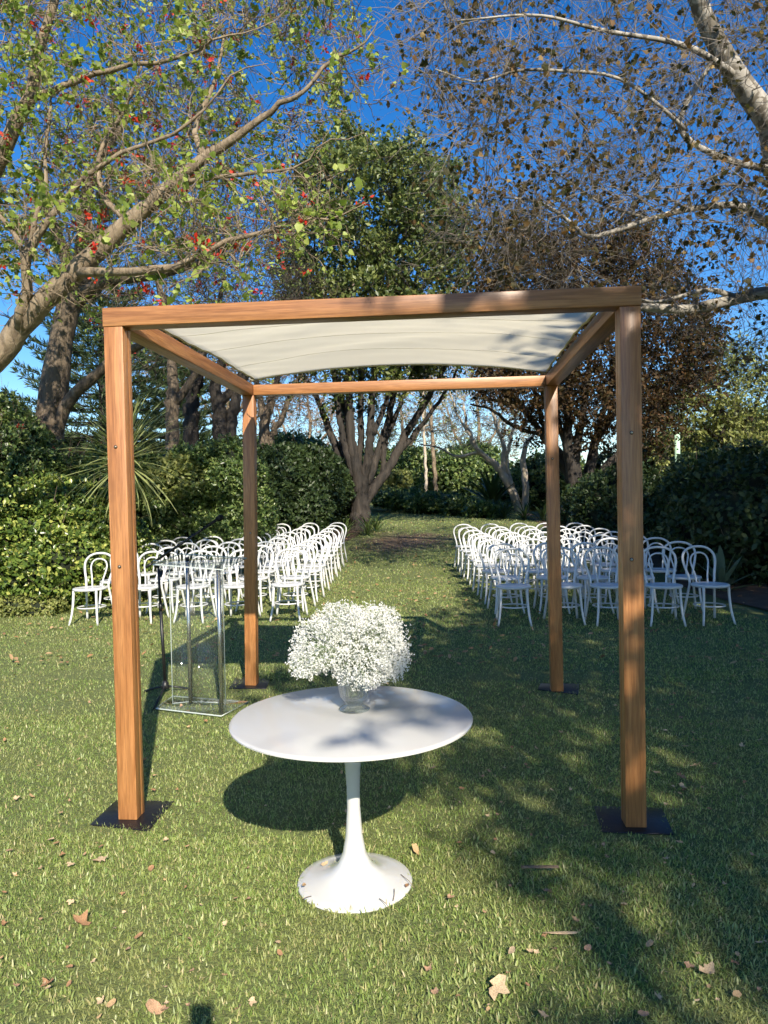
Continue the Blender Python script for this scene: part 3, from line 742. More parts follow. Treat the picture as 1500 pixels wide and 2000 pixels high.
# ================================================================== CHAIRS
def hoop(half, n):
    h = np.array(half); full = np.vstack([h, (h * np.array([-1, 1, 1]))[:-1][::-1]]); return smooth_path(full, n)
def chair_meshes():
    out = {}
    out['seat'] = MB().lathe([(0, .447), (.15, .447), (.172, .453), (.196, .453), (.206, .446), (.208, .434), (.200, .420), (.17, .416), (0, .416)], 36).mesh('seat', M['white_paint'], True)
    q = hoop([(-.200, .265, 0), (-.182, .232, .16), (-.160, .198, .34), (-.150, .180, .445), (-.160, .196, .53), (-.186, .226, .63), (-.198, .248, .71), (-.180, .265, .785), (-.110, .276, .843), (0, .280, .862)], 49)
    out['back_hoop'] = MB().tube(q, .0148, 8).mesh('back_hoop', M['white_paint'], True)
    q = hoop([(-.068, .176, .44), (-.074, .192, .53), (-.098, .222, .63), (-.108, .240, .70), (-.085, .252, .758), (-.04, .257, .785), (0, .258, .79)], 33)
    out['inner_hoop'] = MB().tube(q, .0105, 7).mesh('inner_hoop', M['white_paint'], True)
    for s_, nm in ((-1, 'legL'), (1, 'legR')):
        q = smooth_path([(s_ * .148, -.125, .425), (s_ * .152, -.135, .30), (s_ * .164, -.156, .14), (s_ * .188, -.190, 0)], 9)
        out[nm] = MB().tube(q, np.linspace(.0165, .0125, 9), 8).mesh('leg', M['white_paint'], True)
    an = np.arange(28) * 2 * pi / 28
    out['stretcher_ring'] = MB().tube(np.stack([.166 * np.cos(an), .02 + .172 * np.sin(an), np.full(28, .205)], 1), .0095, 6, closed=True).mesh('stretcher_ring', M['white_paint'], True)
    return out
CMESH = chair_meshes()
ORD = ['first', 'second', 'third', 'fourth', 'fifth', 'sixth', 'seventh', 'eighth', 'ninth', 'tenth']
def chair(x, y, rz, label, group):
    r_ = empty('bentwood_chair', (x, y, float(ground_z(x, y)) + .002), rz); r_.rotation_euler = (cr.normal() * .006, cr.normal() * .006, rz); tag(r_, label, 'chair', group)
    for nm in ('seat', 'back_hoop', 'inner_hoop', 'legL', 'legR', 'stretcher_ring'):
        link('leg' if nm.startswith('leg') else nm, CMESH[nm], r_)
cr = np.random.default_rng(11)
def chair_block(side, a0, a1, o0, rows, ncol):
    """a0/a1: seat centre of the aisle chair in the front and in the back row; o0: outer chair of the front row"""
    a0, a1, o0 = (np.array(v) for v in (a0, a1, o0)); dc = (o0 - a0) / (ncol - 1)
    for r_ in range(rows):
        base = a0 + (a1 - a0) * r_ / (rows - 1)
        for c in range(ncol):
            p = base + dc * c + cr.normal(size=2) * np.array([.025, .03])
            rz = cr.normal() * radians(4) + radians(-4 if side == 'left' else 3)
            rowtxt = 'front row' if r_ == 0 else ('back row' if r_ == rows - 1 else ORD[r_] + ' row from the front')
            coltxt = 'on the aisle' if c == 0 else ('at the outer end' if c == ncol - 1 else ORD[c] + ' from the aisle')
            chair(p[0], p[1], rz, f'white bentwood chair {coltxt}, {rowtxt} of the {side} block', f'white bentwood chairs in rows left and right of the aisle')
lb = on_ground(655, 1100); rb = on_ground(909, 1110)
chair_block('left', (-1.99, 9.02), (lb[0], lb[1]), (-4.42, 8.85), 9, 5)
chair_block('right', (.82, 8.66), (rb[0], rb[1]), (3.03, 8.60), 8, 5)

# ================================================================== TREES
def lit_ok(T, lim):
    """keep crown points whose shadow does not fall on ground that lies in full sun: lim(sx, sy) -> bool mask of allowed shade"""
    s_ = shadow_xy(T); return T[lim(s_[:, 0], s_[:, 1])]

# ---- coral tree, limb sweeping in from the left
def coral_front():
    T = Tree(21)
    tr = T.limb([(-6.5, 8.7, 0, .27), (-6.35, 8.6, 1.2, .22), (*at(-90, 790, 8.5), .19), (*at(0, 692, 8.3), .165), (*at(45, 632, 8.2), .15), (*at(130, 545, 8.0), .13), (*at(215, 468, 7.9), .118),
                 (*at(300, 392, 7.8), .088), (*at(400, 308, 7.7), .066), (*at(470, 262, 7.6), .048), (*at(545, 205, 7.5), .034), (*at(600, 175, 7.4), .025), (*at(640, 120, 7.4), .022), (*at(705, 90, 7.3), .012), (*at(740, 40, 7.3), .005)], base=True, wob=.008)
    T.limb(pxl([(40, 640, 8.15, 30), (50, 575, 8.0, 24), (54, 520, 7.9, 22), (62, 485, 7.9, 19), (95, 430, 7.8, 16), (128, 395, 7.8, 14), (165, 350, 7.7, 12), (240, 300, 7.6, 10), (340, 262, 7.5, 8), (400, 215, 7.4, 6), (450, 150, 7.4, 4), (520, 120, 7.4, 2)]), wob=.012)
    T.limb(pxl([(52, 520, 7.9, 18), (62, 470, 7.9, 13), (70, 420, 7.9, 12), (90, 370, 7.9, 10), (88, 300, 7.9, 8), (100, 200, 7.9, 6)]))
    T.limb(pxl([(50, 530, 7.9, 17), (40, 480, 7.9, 12), (15, 440, 8.0, 11), (-40, 380, 8.0, 9)]))
    T.limb(pxl([(150, 532, 7.95, 24), (225, 528, 7.6, 19), (330, 525, 7.3, 17), (378, 505, 7.2, 15), (440, 470, 7.1, 12), (530, 450, 7.0, 9), (600, 425, 6.9, 7), (660, 425, 6.9, 4), (720, 395, 6.8, 2)]), wob=.012)
    T.limb(pxl([(-60, 420, 8.4, 44), (0, 310, 8.3, 36), (38, 225, 8.2, 31), (62, 185, 8.1, 28), (72, 110, 8.0, 24), (100, 25, 7.9, 20), (130, -80, 7.8, 15), (190, -200, 7.8, 8)]))
    T.limb(pxl([(62, 190, 8.1, 22), (110, 180, 8.0, 16), (165, 150, 7.9, 13), (250, 132, 7.8, 11), (360, 112, 7.6, 8), (430, 70, 7.5, 5), (500, 62, 7.5, 3), (560, 20, 7.5, 2)]), wob=.012)
    T.limb(pxl([(-90, 780, 8.5, 50), (-110, 640, 8.5, 46), (-80, 480, 8.4, 44), (-60, 420, 8.4, 42)]))
    T.limb(pxl([(400, 306, 7.7, 20), (380, 250, 7.8, 12), (420, 160, 7.9, 9), (440, 60, 8.0, 6)]))
    T.limb(pxl([(250, 432, 7.85, 16), (200, 380, 8.0, 14), (195, 300, 8.1, 11), (240, 220, 8.2, 8), (280, 120, 8.2, 5)]))
    T.limb(pxl([(330, 366, 7.75, 14), (430, 345, 7.4, 10), (520, 335, 7.2, 8), (590, 318, 7.0, 5), (640, 280, 6.9, 3), (710, 262, 6.9, 2)]), wob=.012)
    rng = T.rng
    for q, _ in T.limbs: q[:, 3] *= .84
    t1 = px_targets(rng, 700, [(-150, -150), (640, -200), (690, 60), (760, 170), (690, 235), (560, 300), (430, 380), (250, 470), (60, 520), (-150, 520)], 7.3, 10.6)
    t2 = px_targets(rng, 70, [(250, 330), (620, 330), (700, 420), (560, 500), (330, 545), (200, 520)], 6.5, 8.2)
    t3 = px_targets(rng, 40, [(-150, 350), (200, 350), (160, 600), (-150, 640)], 7.5, 9.0)
    T.grow(np.vstack([t1, t2, t3]), rk=.013, r0=.009, bend=.5, wob=.07)
    P, R = T.branches()
    A = T.spawn(P, R, 5, .22, .6, 5, .2, .75, .12, .1, .006, .003)
    B = T.spawn(A[0], A[1], 2, .10, .28, 3, .3, .8, .1, .12, .0028, .0016)
    lf = leaf_on(rng, B[0], 5, .062, 'heart', .07, .7, .55, keep=.22)
    lf2 = leaf_on(rng, A[0], 4, .055, 'oval6', .08, .5, .7, keep=.30)
    # flowers: spikes of curved red petals at shoot ends
    selp = A[0][rng.choice(len(A[0]), 240, False)]
    fl = leaf_on(rng, selp, 10, .055, 'oval', .045, .0)
    tree_object('coral_tree', 'big coral tree whose thick limb sweeps in from the left edge', T, (-6.5, 8.7, 0), M['coral_bark'], None, 'tree', None,
                [A, B], [('foliage', M['coral_leaf'], *lf), ('foliage', M['coral_leaf'], *lf2), ('flowers', M['coral_flower'], *fl)])
coral_front()
# ---- coral tree whose trunk rises from the hedge on the left
def coral_back():
    T = Tree(22); g = at(95, 880, 13.0); g = np.array([g[0], g[1], float(ground_z(g[0], g[1]))])
    T.limb([(*g, .36)] + pxl([(95, 868, 13.0, 60), (100, 800, 13.0, 54), (111, 720, 13, 50), (124, 640, 13, 46), (140, 580, 13, 46), (158, 535, 13, 40), (165, 470, 13, 33), (165, 400, 13.1, 26), (190, 320, 13.2, 18), (250, 230, 13.3, 11)]), base=True)
    T.limb(pxl([(106, 850, 13, 30), (125, 800, 12.9, 25), (150, 765, 12.8, 24), (185, 735, 12.7, 22), (225, 700, 12.6, 18), (300, 660, 12.4, 13), (380, 600, 12.2, 7)]))
    T.limb(pxl([(145, 590, 13, 34), (185, 560, 12.7, 25), (230, 545, 12.4, 21), (290, 540, 12.2, 17), (370, 520, 12.0, 12), (470, 470, 11.8, 7)]))
    T.limb(pxl([(150, 560, 13, 30), (120, 480, 13.1, 22), (90, 400, 13.2, 16), (70, 320, 13.3, 10)]))
    rng = T.rng
    t = px_targets(rng, 190, [(60, 200), (420, 160), (560, 330), (560, 470), (420, 560), (250, 590), (150, 520), (40, 440)], 10.8, 14.5)
    T.grow(t, rk=.012, r0=.009); P, R = T.branches()
    A = T.spawn(P, R, 5, .35, .9, 5, .2, .75, .1, .1, .006, .003); B = T.spawn(A[0], A[1], 2, .2, .45, 3, .3, .8, .1, .12, .004, .0025)
    lf = leaf_on(rng, B[0], 4, .085, 'oval6', .12, .6, .8, keep=.30)
    fl = leaf_on(rng, A[0][rng.choice(len(A[0]), 60, False)], 8, .09, 'oval', .05, 0)
    tree_object('coral_tree', 'leaning coral tree with bare lower trunk rising behind left hedge', T, g, M['old_bark'], None, 'tree', None, [A, B],
                [('foliage', M['coral_leaf'], *lf), ('flowers', M['coral_flower'], *fl)])
coral_back()
# ---- knotty twiggy trees behind the left hedge
def twiggy(name, label, base_px, d, stems, crown, nt, seed, bark, leafm, keep, ls, dd=1.5, tw=(.4, 1.0), group=None, nsp=5, flowers=0, thick=1.0, kind='oval', ntw=2, fill=4):
    T = Tree(seed); g = at(*base_px, d); g = np.array([g[0], g[1], float(ground_z(g[0], g[1]))])
    for i, rows in enumerate(stems):
        rows = [(a, b, d + (r_[2] if len(r_) > 3 else 0), r_[-1]) for r_ in rows for a, b in [r_[:2]]]
        c = pxl([(a, b, e_, w_ * .72) for a, b, e_, w_ in rows])
        if i == 0 or rows[0][1] >= base_px[1] - 12: c = [(c[0][0], c[0][1], min(g[2], c[0][2]) - .05, c[0][3] * 1.25)] + c
        T.limb(c, wob=min(.012 * d / 10, .02), base=(i == 0))
    rng = T.rng; t = px_targets(rng, nt, crown, d - dd, d + dd)
    k = d / 10
    T.grow(t, rk=.011 * thick, r0=.009 * k * thick, rend=.004 * k, maxlen=6, bend=.5); P, R = T.branches()
    A = T.spawn(P, R, nsp, tw[0], tw[1], 4, .2, .75, .12, .1, .0042 * k * thick, .002 * k); B = T.spawn(A[0], A[1], ntw, tw[0] * .5, tw[1] * .55, 3, .3, .8, .1, .12, .0026 * k, .0016 * k)
    ls_ = []
    if leafm: ls_.append(('foliage', leafm, *leaf_on(rng, B[0], fill, ls, kind, ls * 1.2, .5, keep=keep)))
    if flowers: ls_.append(('flowers', M['coral_flower'], *leaf_on(rng, A[0][rng.choice(len(A[0]), flowers, False)], 7, ls * 1.1, 'oval', .05, 0)))
    return tree_object(name, label, T, g, bark, None, 'tree', group, [A, B], ls_, limb_k=8, branch_k=4)
twiggy('coral_tree', 'knotty coral tree with pale blotched trunk behind left front post', (338, 868), 17.5,
       [[(338, 865, 40), (336, 800, 36), (338, 740, 30), (330, 680, 26), (322, 600, 20), (300, 520, 12)], [(340, 790, 26), (375, 740, 20), (400, 680, 16), (420, 610, 10)], [(334, 700, 20), (290, 640, 14), (260, 590, 8)]],
       [(200, 440), (470, 420), (480, 620), (440, 720), (250, 720), (210, 600)], 110, 31, M['old_bark'], M['coral_leaf'], .16, .10, flowers=22)
twiggy('coral_tree', 'dark gnarled coral tree with several close trunks behind the hedge', (380, 868), 18.5,
       [[(375, 868, 46), (372, 800, 40), (385, 740, 34), (395, 690, 26), (420, 620, 16), (440, 540, 9)], [(430, 866, 44), (428, 800, 40), (420, 750, 34), (440, 690, 24), (470, 620, 14)],
        [(450, 868, 34), (458, 790, 30), (480, 730, 24), (520, 660, 15), (560, 600, 9)], [(425, 790, 26), (455, 760, 22), (470, 720, 16), (460, 640, 10)]],
       [(330, 400), (560, 380), (600, 560), (560, 720), (380, 740), (330, 600)], 150, 32, M['dark_bark'], M['coral_leaf'], .10, .11, flowers=40, nsp=6)
twiggy('coral_tree', 'russet forked tree seen just right of the left back post', (525, 880), 22,
       [[(520, 900, 34), (515, 840, 30), (528, 790, 24), (540, 740, 18), (560, 660, 10)], [(528, 870, 22), (550, 820, 17), (568, 770, 13), (600, 710, 8)], [(516, 830, 20), (505, 760, 15), (490, 690, 9)]],
       [(460, 560), (640, 520), (650, 720), (590, 800), (480, 780)], 90, 33, M['old_bark'], M['bare_twig'], .06, .1, nsp=6)

# ---- the big evergreen at the end of the lawn
def evergreen():
    d = 24.0; T = Tree(41); g = on_ground(700, 1036); d = (g - CAM) @ FWD
    S = [[(700, 1040, 46), (704, 1000, 40), (703, 960, 30), (697, 920, 24), (688, 880, 20), (684, 830, 17), (682, 760, 14), (676, 660, 11), (668, 540, 8), (660, 420, 5)],
         [(698, 985, 26), (684, 940, 21), (668, 905, 18), (655, 870, 16), (640, 830, 13), (625, 790, 11), (606, 760, 9), (585, 725, 8), (570, 660, 6), (560, 580, 4)],
         [(706, 990, 26), (725, 960, 21), (748, 930, 19), (770, 895, 17), (792, 850, 15), (815, 810, 13), (845, 760, 11), (872, 710, 8), (895, 640, 5)],
         [(706, 965, 24), (714, 920, 20), (722, 870, 17), (724, 820, 15), (730, 750, 13), (738, 650, 10), (748, 520, 8), (760, 400, 5)],
         [(700, 950, 18), (700, 900, 15), (706, 850, 13), (704, 790, 11), (708, 700, 9), (712, 580, 7), (716, 460, 4)],
         [(716, 945, 19), (738, 885, 16), (756, 830, 14), (768, 770, 12), (785, 690, 10), (805, 580, 7), (825, 470, 4)],
         [(692, 930, 17), (674, 870, 14), (662, 810, 12), (652, 740, 10), (636, 650, 8), (620, 540, 5), (612, 440, 3)],
         [(645, 985, 34), (652, 950, 30), (664, 905, 24), (672, 850, 18), (664, 770, 12), (640, 690, 7)],
         [(770, 895, 12), (808, 850, 10), (846, 800, 8), (880, 750, 6), (900, 700, 4)], [(728, 850, 12), (752, 790, 10), (772, 720, 8), (790, 640, 6), (800, 540, 4)],
         [(684, 835, 12), (668, 770, 10), (690, 700, 8), (660, 610, 6)], [(748, 930, 12), (752, 870, 10), (778, 800, 8), (800, 740, 7), (840, 650, 5)]]
    for i, rows in enumerate(S):
        c = pxl([(a, b, d + (i % 3 - 1) * .5 * min(1, max(0, (1000 - b) / 150)) + (2.0 if i == 7 else 0), w_) for a, b, w_ in rows])
        if i == 7: c[0] = (c[0][0], c[0][1], float(ground_z(0, c[0][1])) - .05, c[0][3])
        T.limb(c, wob=.014, base=(i == 0))
    rng = T.rng
    t = np.vstack([px_targets(rng, 300, [(560, 440), (600, 330), (680, 265), (740, 330), (800, 260), (870, 330), (905, 420), (900, 600), (840, 690), (560, 690), (545, 560)], d - 2.6, d + 2.6),
                   px_targets(rng, 70, [(560, 640), (900, 640), (880, 760), (780, 820), (640, 790), (575, 740)], d - 2, d + 2)])
    T.grow(t, rk=.012, r0=.016, rend=.008, maxlen=6); P, R = T.branches()
    A = T.spawn(P, R, 6, .4, 1.1, 4, .25, .6, .35, .08, .009, .004); B = T.spawn(A[0], A[1], 2, .25, .6, 3, .3, .7, .3, .1, .005, .003)
    lf = leaf_on(rng, B[0], 12, .15, 'oval', .21, .6, keep=.99)
    tree_object('evergreen_tree', 'tall dark evergreen with many twisting stems at the lawn end', T, g, M['dark_bark'], None, 'tree', None, [A, B], [('foliage', M['ever_leaf'], *lf)], branch_k=4)
evergreen()
# ---- the russet tree on the right
def russet():
    g = on_ground(1135, 1024); d = (g - CAM) @ FWD; T = Tree(43)
    S = [[(1136, 1030, 78), (1132, 985, 66), (1124, 940, 50), (1112, 890, 36), (1108, 830, 26), (1110, 750, 18), (1120, 640, 10)],
         [(1140, 985, 40), (1150, 930, 32), (1160, 870, 24), (1180, 800, 18), (1200, 720, 13), (1215, 620, 8)],
         [(1120, 945, 30), (1090, 895, 26), (1060, 850, 20), (1025, 800, 16), (990, 760, 12), (950, 720, 8)],
         [(1128, 950, 32), (1125, 880, 26), (1140, 800, 20), (1150, 720, 14), (1160, 620, 8)],
         [(1152, 960, 28), (1180, 915, 22), (1215, 880, 17), (1260, 830, 13), (1310, 770, 9), (1350, 720, 5)],
         [(1112, 900, 22), (1075, 860, 17), (1050, 790, 14), (1030, 720, 10), (1000, 620, 6)],
         [(1118, 900, 20), (1090, 820, 16), (1075, 740, 12), (1070, 640, 8)], [(1165, 860, 18), (1200, 810, 14), (1250, 760, 10), (1290, 680, 6)],
         [(1060, 850, 14), (1000, 830, 11), (960, 800, 8), (920, 790, 5)]]
    for i, rows in enumerate(S):
        c = pxl([(a, b, d + (i % 3 - 1) * .5 * min(1, max(0, (990 - b) / 150)), w_ * (.9 if i == 0 and b > 960 else .68)) for a, b, w_ in rows])
        T.limb(c, wob=.02, base=(i == 0))
    rng = T.rng
    t = np.vstack([px_targets(rng, 330, [(890, 620), (930, 480), (1050, 460), (1120, 480), (1200, 440), (1280, 450), (1330, 560), (1390, 640), (1370, 760), (1260, 800), (940, 760)], d - 2.6, d + 2.2),
                   px_targets(rng, 60, [(930, 740), (1340, 760), (1280, 860), (1200, 880), (1040, 850), (960, 800)], d - 2, d + 1.6)])
    T.grow(t, rk=.012, r0=.014, rend=.007, maxlen=6); P, R = T.branches()
    A = T.spawn(P, R, 6, .4, 1.0, 4, .2, .65, .15, .09, .008, .004); B = T.spawn(A[0], A[1], 2, .25, .55, 3, .3, .7, .1, .1, .005, .003)
    lf = leaf_on(rng, B[0], 12, .13, 'oval', .21, .6, keep=.97)
    tree_object('russet_tree', 'spreading russet-leaved tree with fanned grey stems behind right chairs', T, g, M['dark_bark'], None, 'tree', None, [A, B], [('foliage', M['brown_leaf'], *lf)], branch_k=4)
russet()
# ---- pale bare tree in the sun
twiggy('bare_tree', 'pale bare-limbed tree in sunlight beyond the right chairs', (1010, 1004), 31,
       [[(1018, 1004, 26), (1000, 960, 24), (985, 930, 22), (965, 905, 18), (935, 880, 13), (915, 840, 9), (905, 790, 6)], [(1024, 1000, 22), (1028, 950, 18), (1022, 900, 16), (1032, 860, 11), (1060, 840, 6)],
        [(980, 925, 16), (985, 880, 13), (972, 840, 10), (960, 790, 7), (955, 740, 4)], [(1000, 955, 14), (990, 900, 11), (1000, 850, 8), (1010, 790, 5)],
        [(940, 884, 9), (890, 892, 7), (860, 875, 5), (820, 868, 3)], [(930, 870, 8), (900, 820, 6), (880, 770, 4), (870, 730, 3)]],
       [(830, 700), (1070, 690), (1090, 850), (1040, 880), (900, 880), (820, 860)], 80, 51, M['pale_bark'], None, 0, .1, dd=2, tw=(.5, 1.2), nsp=4, thick=.8)
# ---- slim straight trunks far behind
for i, (px, wd, lean, lab) in enumerate(((833, 9, -8, 'slim pale trunk, left of a pair beyond the lawn'), (852, 12, -14, 'slim reddish trunk, right of a pair beyond the lawn'))):
    twiggy('slender_tree', lab, (px, 968), 38, [[(px, 970, wd), (px + lean * .3, 900, wd * .9), (px + lean * .7, 820, wd * .75), (px + lean, 700, wd * .5), (px + lean, 560, wd * .3)]],
           [(px - 90, 560), (px + 80, 560), (px + 90, 720), (px + 40, 850), (px - 70, 850)], 60, 61 + i, M['coral_bark'] if i else M['pale_bark'], M['ever_leaf'], .35, .16, dd=2.5, tw=(.5, 1.1), nsp=4, group='pair of slender trunks beyond the lawn')
# ---- far twiggy background trees
for i, (px, py, d, poly, leafm, keep, lab) in enumerate((
        (600, 960, 42, [(500, 900), (520, 780), (580, 740), (660, 760), (690, 850), (660, 930), (560, 940)], M['bare_twig'], .25, 'hazy bare winter tree far behind the evergreen stems'),
        (780, 960, 46, [(700, 900), (720, 760), (780, 700), (860, 720), (880, 850), (840, 930)], M['lime_leaf'], .35, 'olive thin-leaved tree between the evergreen and slim trunks'),
        (930, 960, 50, [(860, 900), (880, 780), (940, 700), (1010, 720), (1030, 850), (990, 940)], M['lime_leaf'], .3, 'olive feathery tree behind the pale bare tree'),
        (440, 900, 34, [(280, 820), (300, 640), (420, 560), (520, 600), (560, 760), (520, 860)], M['ever_leaf'], .35, 'dark backdrop tree behind the gnarled coral trunks'))):
    twiggy('background_tree', lab, (px, py), d, [[(px, py + 8, 14), (px, py - 60, 12), (px + 6, py - 120, 9), (px, py - 190, 5)], [(px, py - 50, 9), (px - 40, py - 110, 6), (px - 60, py - 170, 4)], [(px, py - 60, 9), (px + 40, py - 120, 6), (px + 55, py - 180, 4)]],
           poly, 105, 71 + i, M['coral_bark'], leafm, keep, .17, dd=2.5, tw=(.6, 1.4), nsp=6, thick=1.0)

# ---- plane tree at the right of the lawn: limbs enter from the right edge
def lawn_in_sun(sx, sy):
    """ground the plane tree shades: the right half of the lawn, not the aisle nor the left"""
    edge = np.where(sy < 8, .15 + .12 * np.sin(sy * 2.1), np.where(sy < 13, .35, np.where(sy < 17.5, 1.5, -2.5)))
    return sx > edge
def plane_right():
    slim = lambda rows: pxl([(a, b, d, w_ * .78) for a, b, d, w_ in rows])
    T = Tree(81); g = (8.3, 9.2, 0)
    T.limb([(*g, .46), (8.2, 9.3, 2.0, .40), (7.8, 9.5, 4.0, .35), (6.9, 9.9, 5.6, .28), (*at(1560, 330, 10.32), 0.201), (*at(1500, 235, 10.15), 0.163), (*at(1440, 150, 9.98), 0.144), (*at(1385, 55, 9.80), 0.127), (*at(1340, -60, 9.46), 0.108), (*at(1250, -260, 8.94), 0.077), (*at(1180, -420, 8.60), 0.046)], base=True)
    T.limb([(7.9, 9.45, 3.6, .22), (7.2, 10.2, 4.6, .19)] + slim([(1560, 590, 11.87, 34), (1500, 572, 11.87, 31), (1420, 588, 11.87, 30), (1345, 604, 11.87, 25), (1250, 600, 12.04, 20), (1160, 600, 12.38, 14), (1080, 570, 12.73, 8)]))
    T.limb(slim([(1430, 578, 11.87, 16), (1385, 566, 11.70, 11), (1330, 578, 11.70, 9), (1270, 590, 11.52, 7), (1200, 560, 11.35, 4)]))
    T.limb([(7.0, 9.85, 5.4, .18)] + slim([(1580, 470, 11.18, 26), (1500, 438, 11.01, 20), (1445, 402, 10.84, 18), (1350, 408, 10.66, 15), (1270, 428, 10.49, 13), (1158, 462, 10.32, 11), (1120, 440, 10.23, 10), (1085, 412, 10.15, 9), (1040, 392, 10.15, 7), (985, 386, 10.15, 4)]))
    T.limb(slim([(1560, 345, 10.32, 24), (1480, 326, 10.15, 18), (1440, 318, 10.15, 17), (1370, 290, 9.98, 15), (1335, 262, 9.98, 14), (1330, 225, 9.98, 13), (1385, 130, 9.80, 10), (1420, 90, 9.63, 7)]))
    T.limb(slim([(1340, 255, 9.98, 11), (1280, 200, 9.63, 9), (1200, 150, 9.46, 8), (1090, 138, 9.29, 8), (1010, 138, 9.29, 7), (930, 160, 9.29, 5), (850, 135, 9.29, 3)]))
    T.limb(slim([(1440, 150, 9.98, 20), (1340, 90, 9.29, 14), (1180, 60, 8.77, 10), (1050, 30, 8.43, 7), (900, 40, 8.26, 4)]))
    T.limb(slim([(1270, 428, 10.49, 9), (1180, 400, 10.66, 7), (1120, 360, 10.84, 5), (1030, 300, 11.01, 3)]))
    # limbs that leave to the right, outside the picture
    T.limb([(7.8, 9.5, 4.0, .24), (9.2, 9.2, 6.0, .19), (10.6, 8.8, 8.0, .13), (11.4, 8.4, 10.0, .06)])
    T.limb([(6.9, 9.9, 5.6, .2), (7.4, 9.2, 8.5, .15), (7.6, 8.6, 11.0, .08)])
    rng = T.rng
    vis = np.vstack([px_targets(rng, 330, [(760, -60), (1560, -60), (1560, 470), (1400, 480), (1250, 470), (1100, 470), (960, 440), (860, 330), (800, 200), (740, 60)], 8.2, 12.6),
                     px_targets(rng, 60, [(880, 400), (1150, 380), (1150, 560), (1000, 560), (900, 500)], 9.6, 12.2),
                     px_targets(rng, 50, [(1260, 480), (1560, 430), (1560, 800), (1440, 760), (1380, 640), (1280, 620)], 11.2, 13.2)])
    n = 260; off = np.column_stack([rng.uniform(5, 13, n), rng.uniform(5, 14, n), rng.uniform(5, 12, n)])
    off = off[(((off - np.array([9.0, 9.0, 8.5])) / np.array([4.0, 4.5, 3.6]))**2).sum(1) < 1]
    T.grow(np.vstack([vis, off]), rk=.009, r0=.011, rend=.005, bend=.45, maxlen=7); P, R = T.branches()
    A = T.spawn(P, R, 6, .45, 1.25, 5, .15, .8, -.02, .13, .0055, .0028); B = T.spawn(A[0], A[1], 2, .2, .55, 3, .2, .8, 0, .1, .0019, .0011)
    lf = leaf_on(rng, B[0], 2, .074, 'plane', .09, .2, 1.0, keep=.54)
    tree_object('plane_tree', 'plane tree reaching in from the right edge with mottled limbs and browning leaves', T, g, M['plane_bark'], M['plane_twig'], 'tree', None, [A, B],
                [('foliage', M['plane_leaf'], *lf)], branch_k=5)
plane_right()
# ---- trees outside the picture on the sunny side: they throw the dappled shade over the right of the lawn
def shade_tree(seed, g, height, crown_c, crown_r, lim, nt, lab, mat, ls, keep, barkm, sp=5):
    T = Tree(seed); g = np.array(g, float); c = np.array(crown_c, float); r = np.array(crown_r, float); rng = T.rng
    T.limb([(*g, .30), (*(g + (c - g) * .35 * np.array([.4, .4, 1])), .24), (*(g + (c - g) * .7 * np.array([.8, .8, 1])), .18), (*c, .12), (*(c + np.array([.2, .1, r[2] * .8])), .04)], base=True)
    for k in range(7):
        a = -1.9 + k * 3.6 / 6 + rng.random() * .3; e = c + r * np.array([cos(a) * .75, sin(a) * .75, rng.uniform(-.45, .45)])
        s0 = g + (c - g) * np.array([.6, .6, rng.uniform(.5, .9)]); T.limb([(*s0, .10), (*((s0 + e) / 2 + np.array([0, 0, .4])), .07), (*e, .03)])
    n = nt * 4; t = c + (rng.random((n, 3)) * 2 - 1) * r; t = t[((((t - c) / r)**2).sum(1) < 1)]
    if lim is not None:
        s_ = shadow_xy(t); ok = lim(s_[:, 0], s_[:, 1]) | ((rng.random(len(t)) < .11) & (s_[:, 0] > -1.1) & (s_[:, 1] < 4.3) & (s_[:, 1] > 3.0)); ok &= (s_[:, 1] > 4.4) | (rng.random(len(t)) < .85); t = t[ok]
    T.grow(t[:nt], rk=.010, r0=.008, maxlen=5); P, R = T.branches()
    A = T.spawn(P, R, sp, .35, .9, 4, .2, .8, 0, .09, .005, .003); B = T.spawn(A[0], A[1], 2, .2, .45, 3, .3, .8, 0, .1, .003, .002)
    if lim is not None:                              # crown shaped for its shadow: leaves dropped that would shade the sunlit lawn
        s_ = shadow_xy(B[0][:, -1])
        ok = lim(s_[:, 0] + .25, s_[:, 1]) | ((s_[:, 0] > -1.05) & (s_[:, 1] > 3.1) & (s_[:, 1] < 4.3)); B = (B[0][ok], B[1][ok])
    lf = leaf_on(rng, B[0], 4, ls * 1.08, 'oval', .16, .6, keep=keep)
    tree_object('plane_tree' if mat is M['plane_leaf'] else 'evergreen_tree', lab, T, g, barkm, None, 'tree', None, [A], [('foliage', mat, *lf)], limb_k=8, branch_k=4)
shade_tree(91, (6.2, -5.5, 0), 9, (5.0, -4.6, 6.0), (4.2, 4.4, 2.8), lambda sx, sy: sx > np.where(sy < 3.2, .40, np.where(sy < 4.4, .35, np.where(sy < 5.2, .0, np.where(sy < 6.95, -1.45, -.45)))) + .2 * np.sin(sy * 3.1), 520,
           'plane tree behind the viewer that throws dappled shade on the lawn', M['plane_leaf'], .16, .9, M['plane_bark'])
shade_tree(93, (6.6, 1.0, 0), 9, (5.4, 2.4, 6.2), (3.9, 5.0, 3.2), lambda sx, sy: sx > np.where(sy < 8, .2, np.where(sy < 11.5, .5, np.where(sy < 16.5, 2.3, 0.5))), 460,
           'plane tree out of sight on the right that shades the right chairs', M['plane_leaf'], .16, .95, M['plane_bark'])
shade_tree(92, (9.2, 5.5, 0), 9, (9.0, 6.0, 5.6), (3.6, 4.2, 3.6), None, 260,
           'dense evergreen out to the right that shades the dark hedge', M['ever_leaf'], .16, .95, M['dark_bark'])
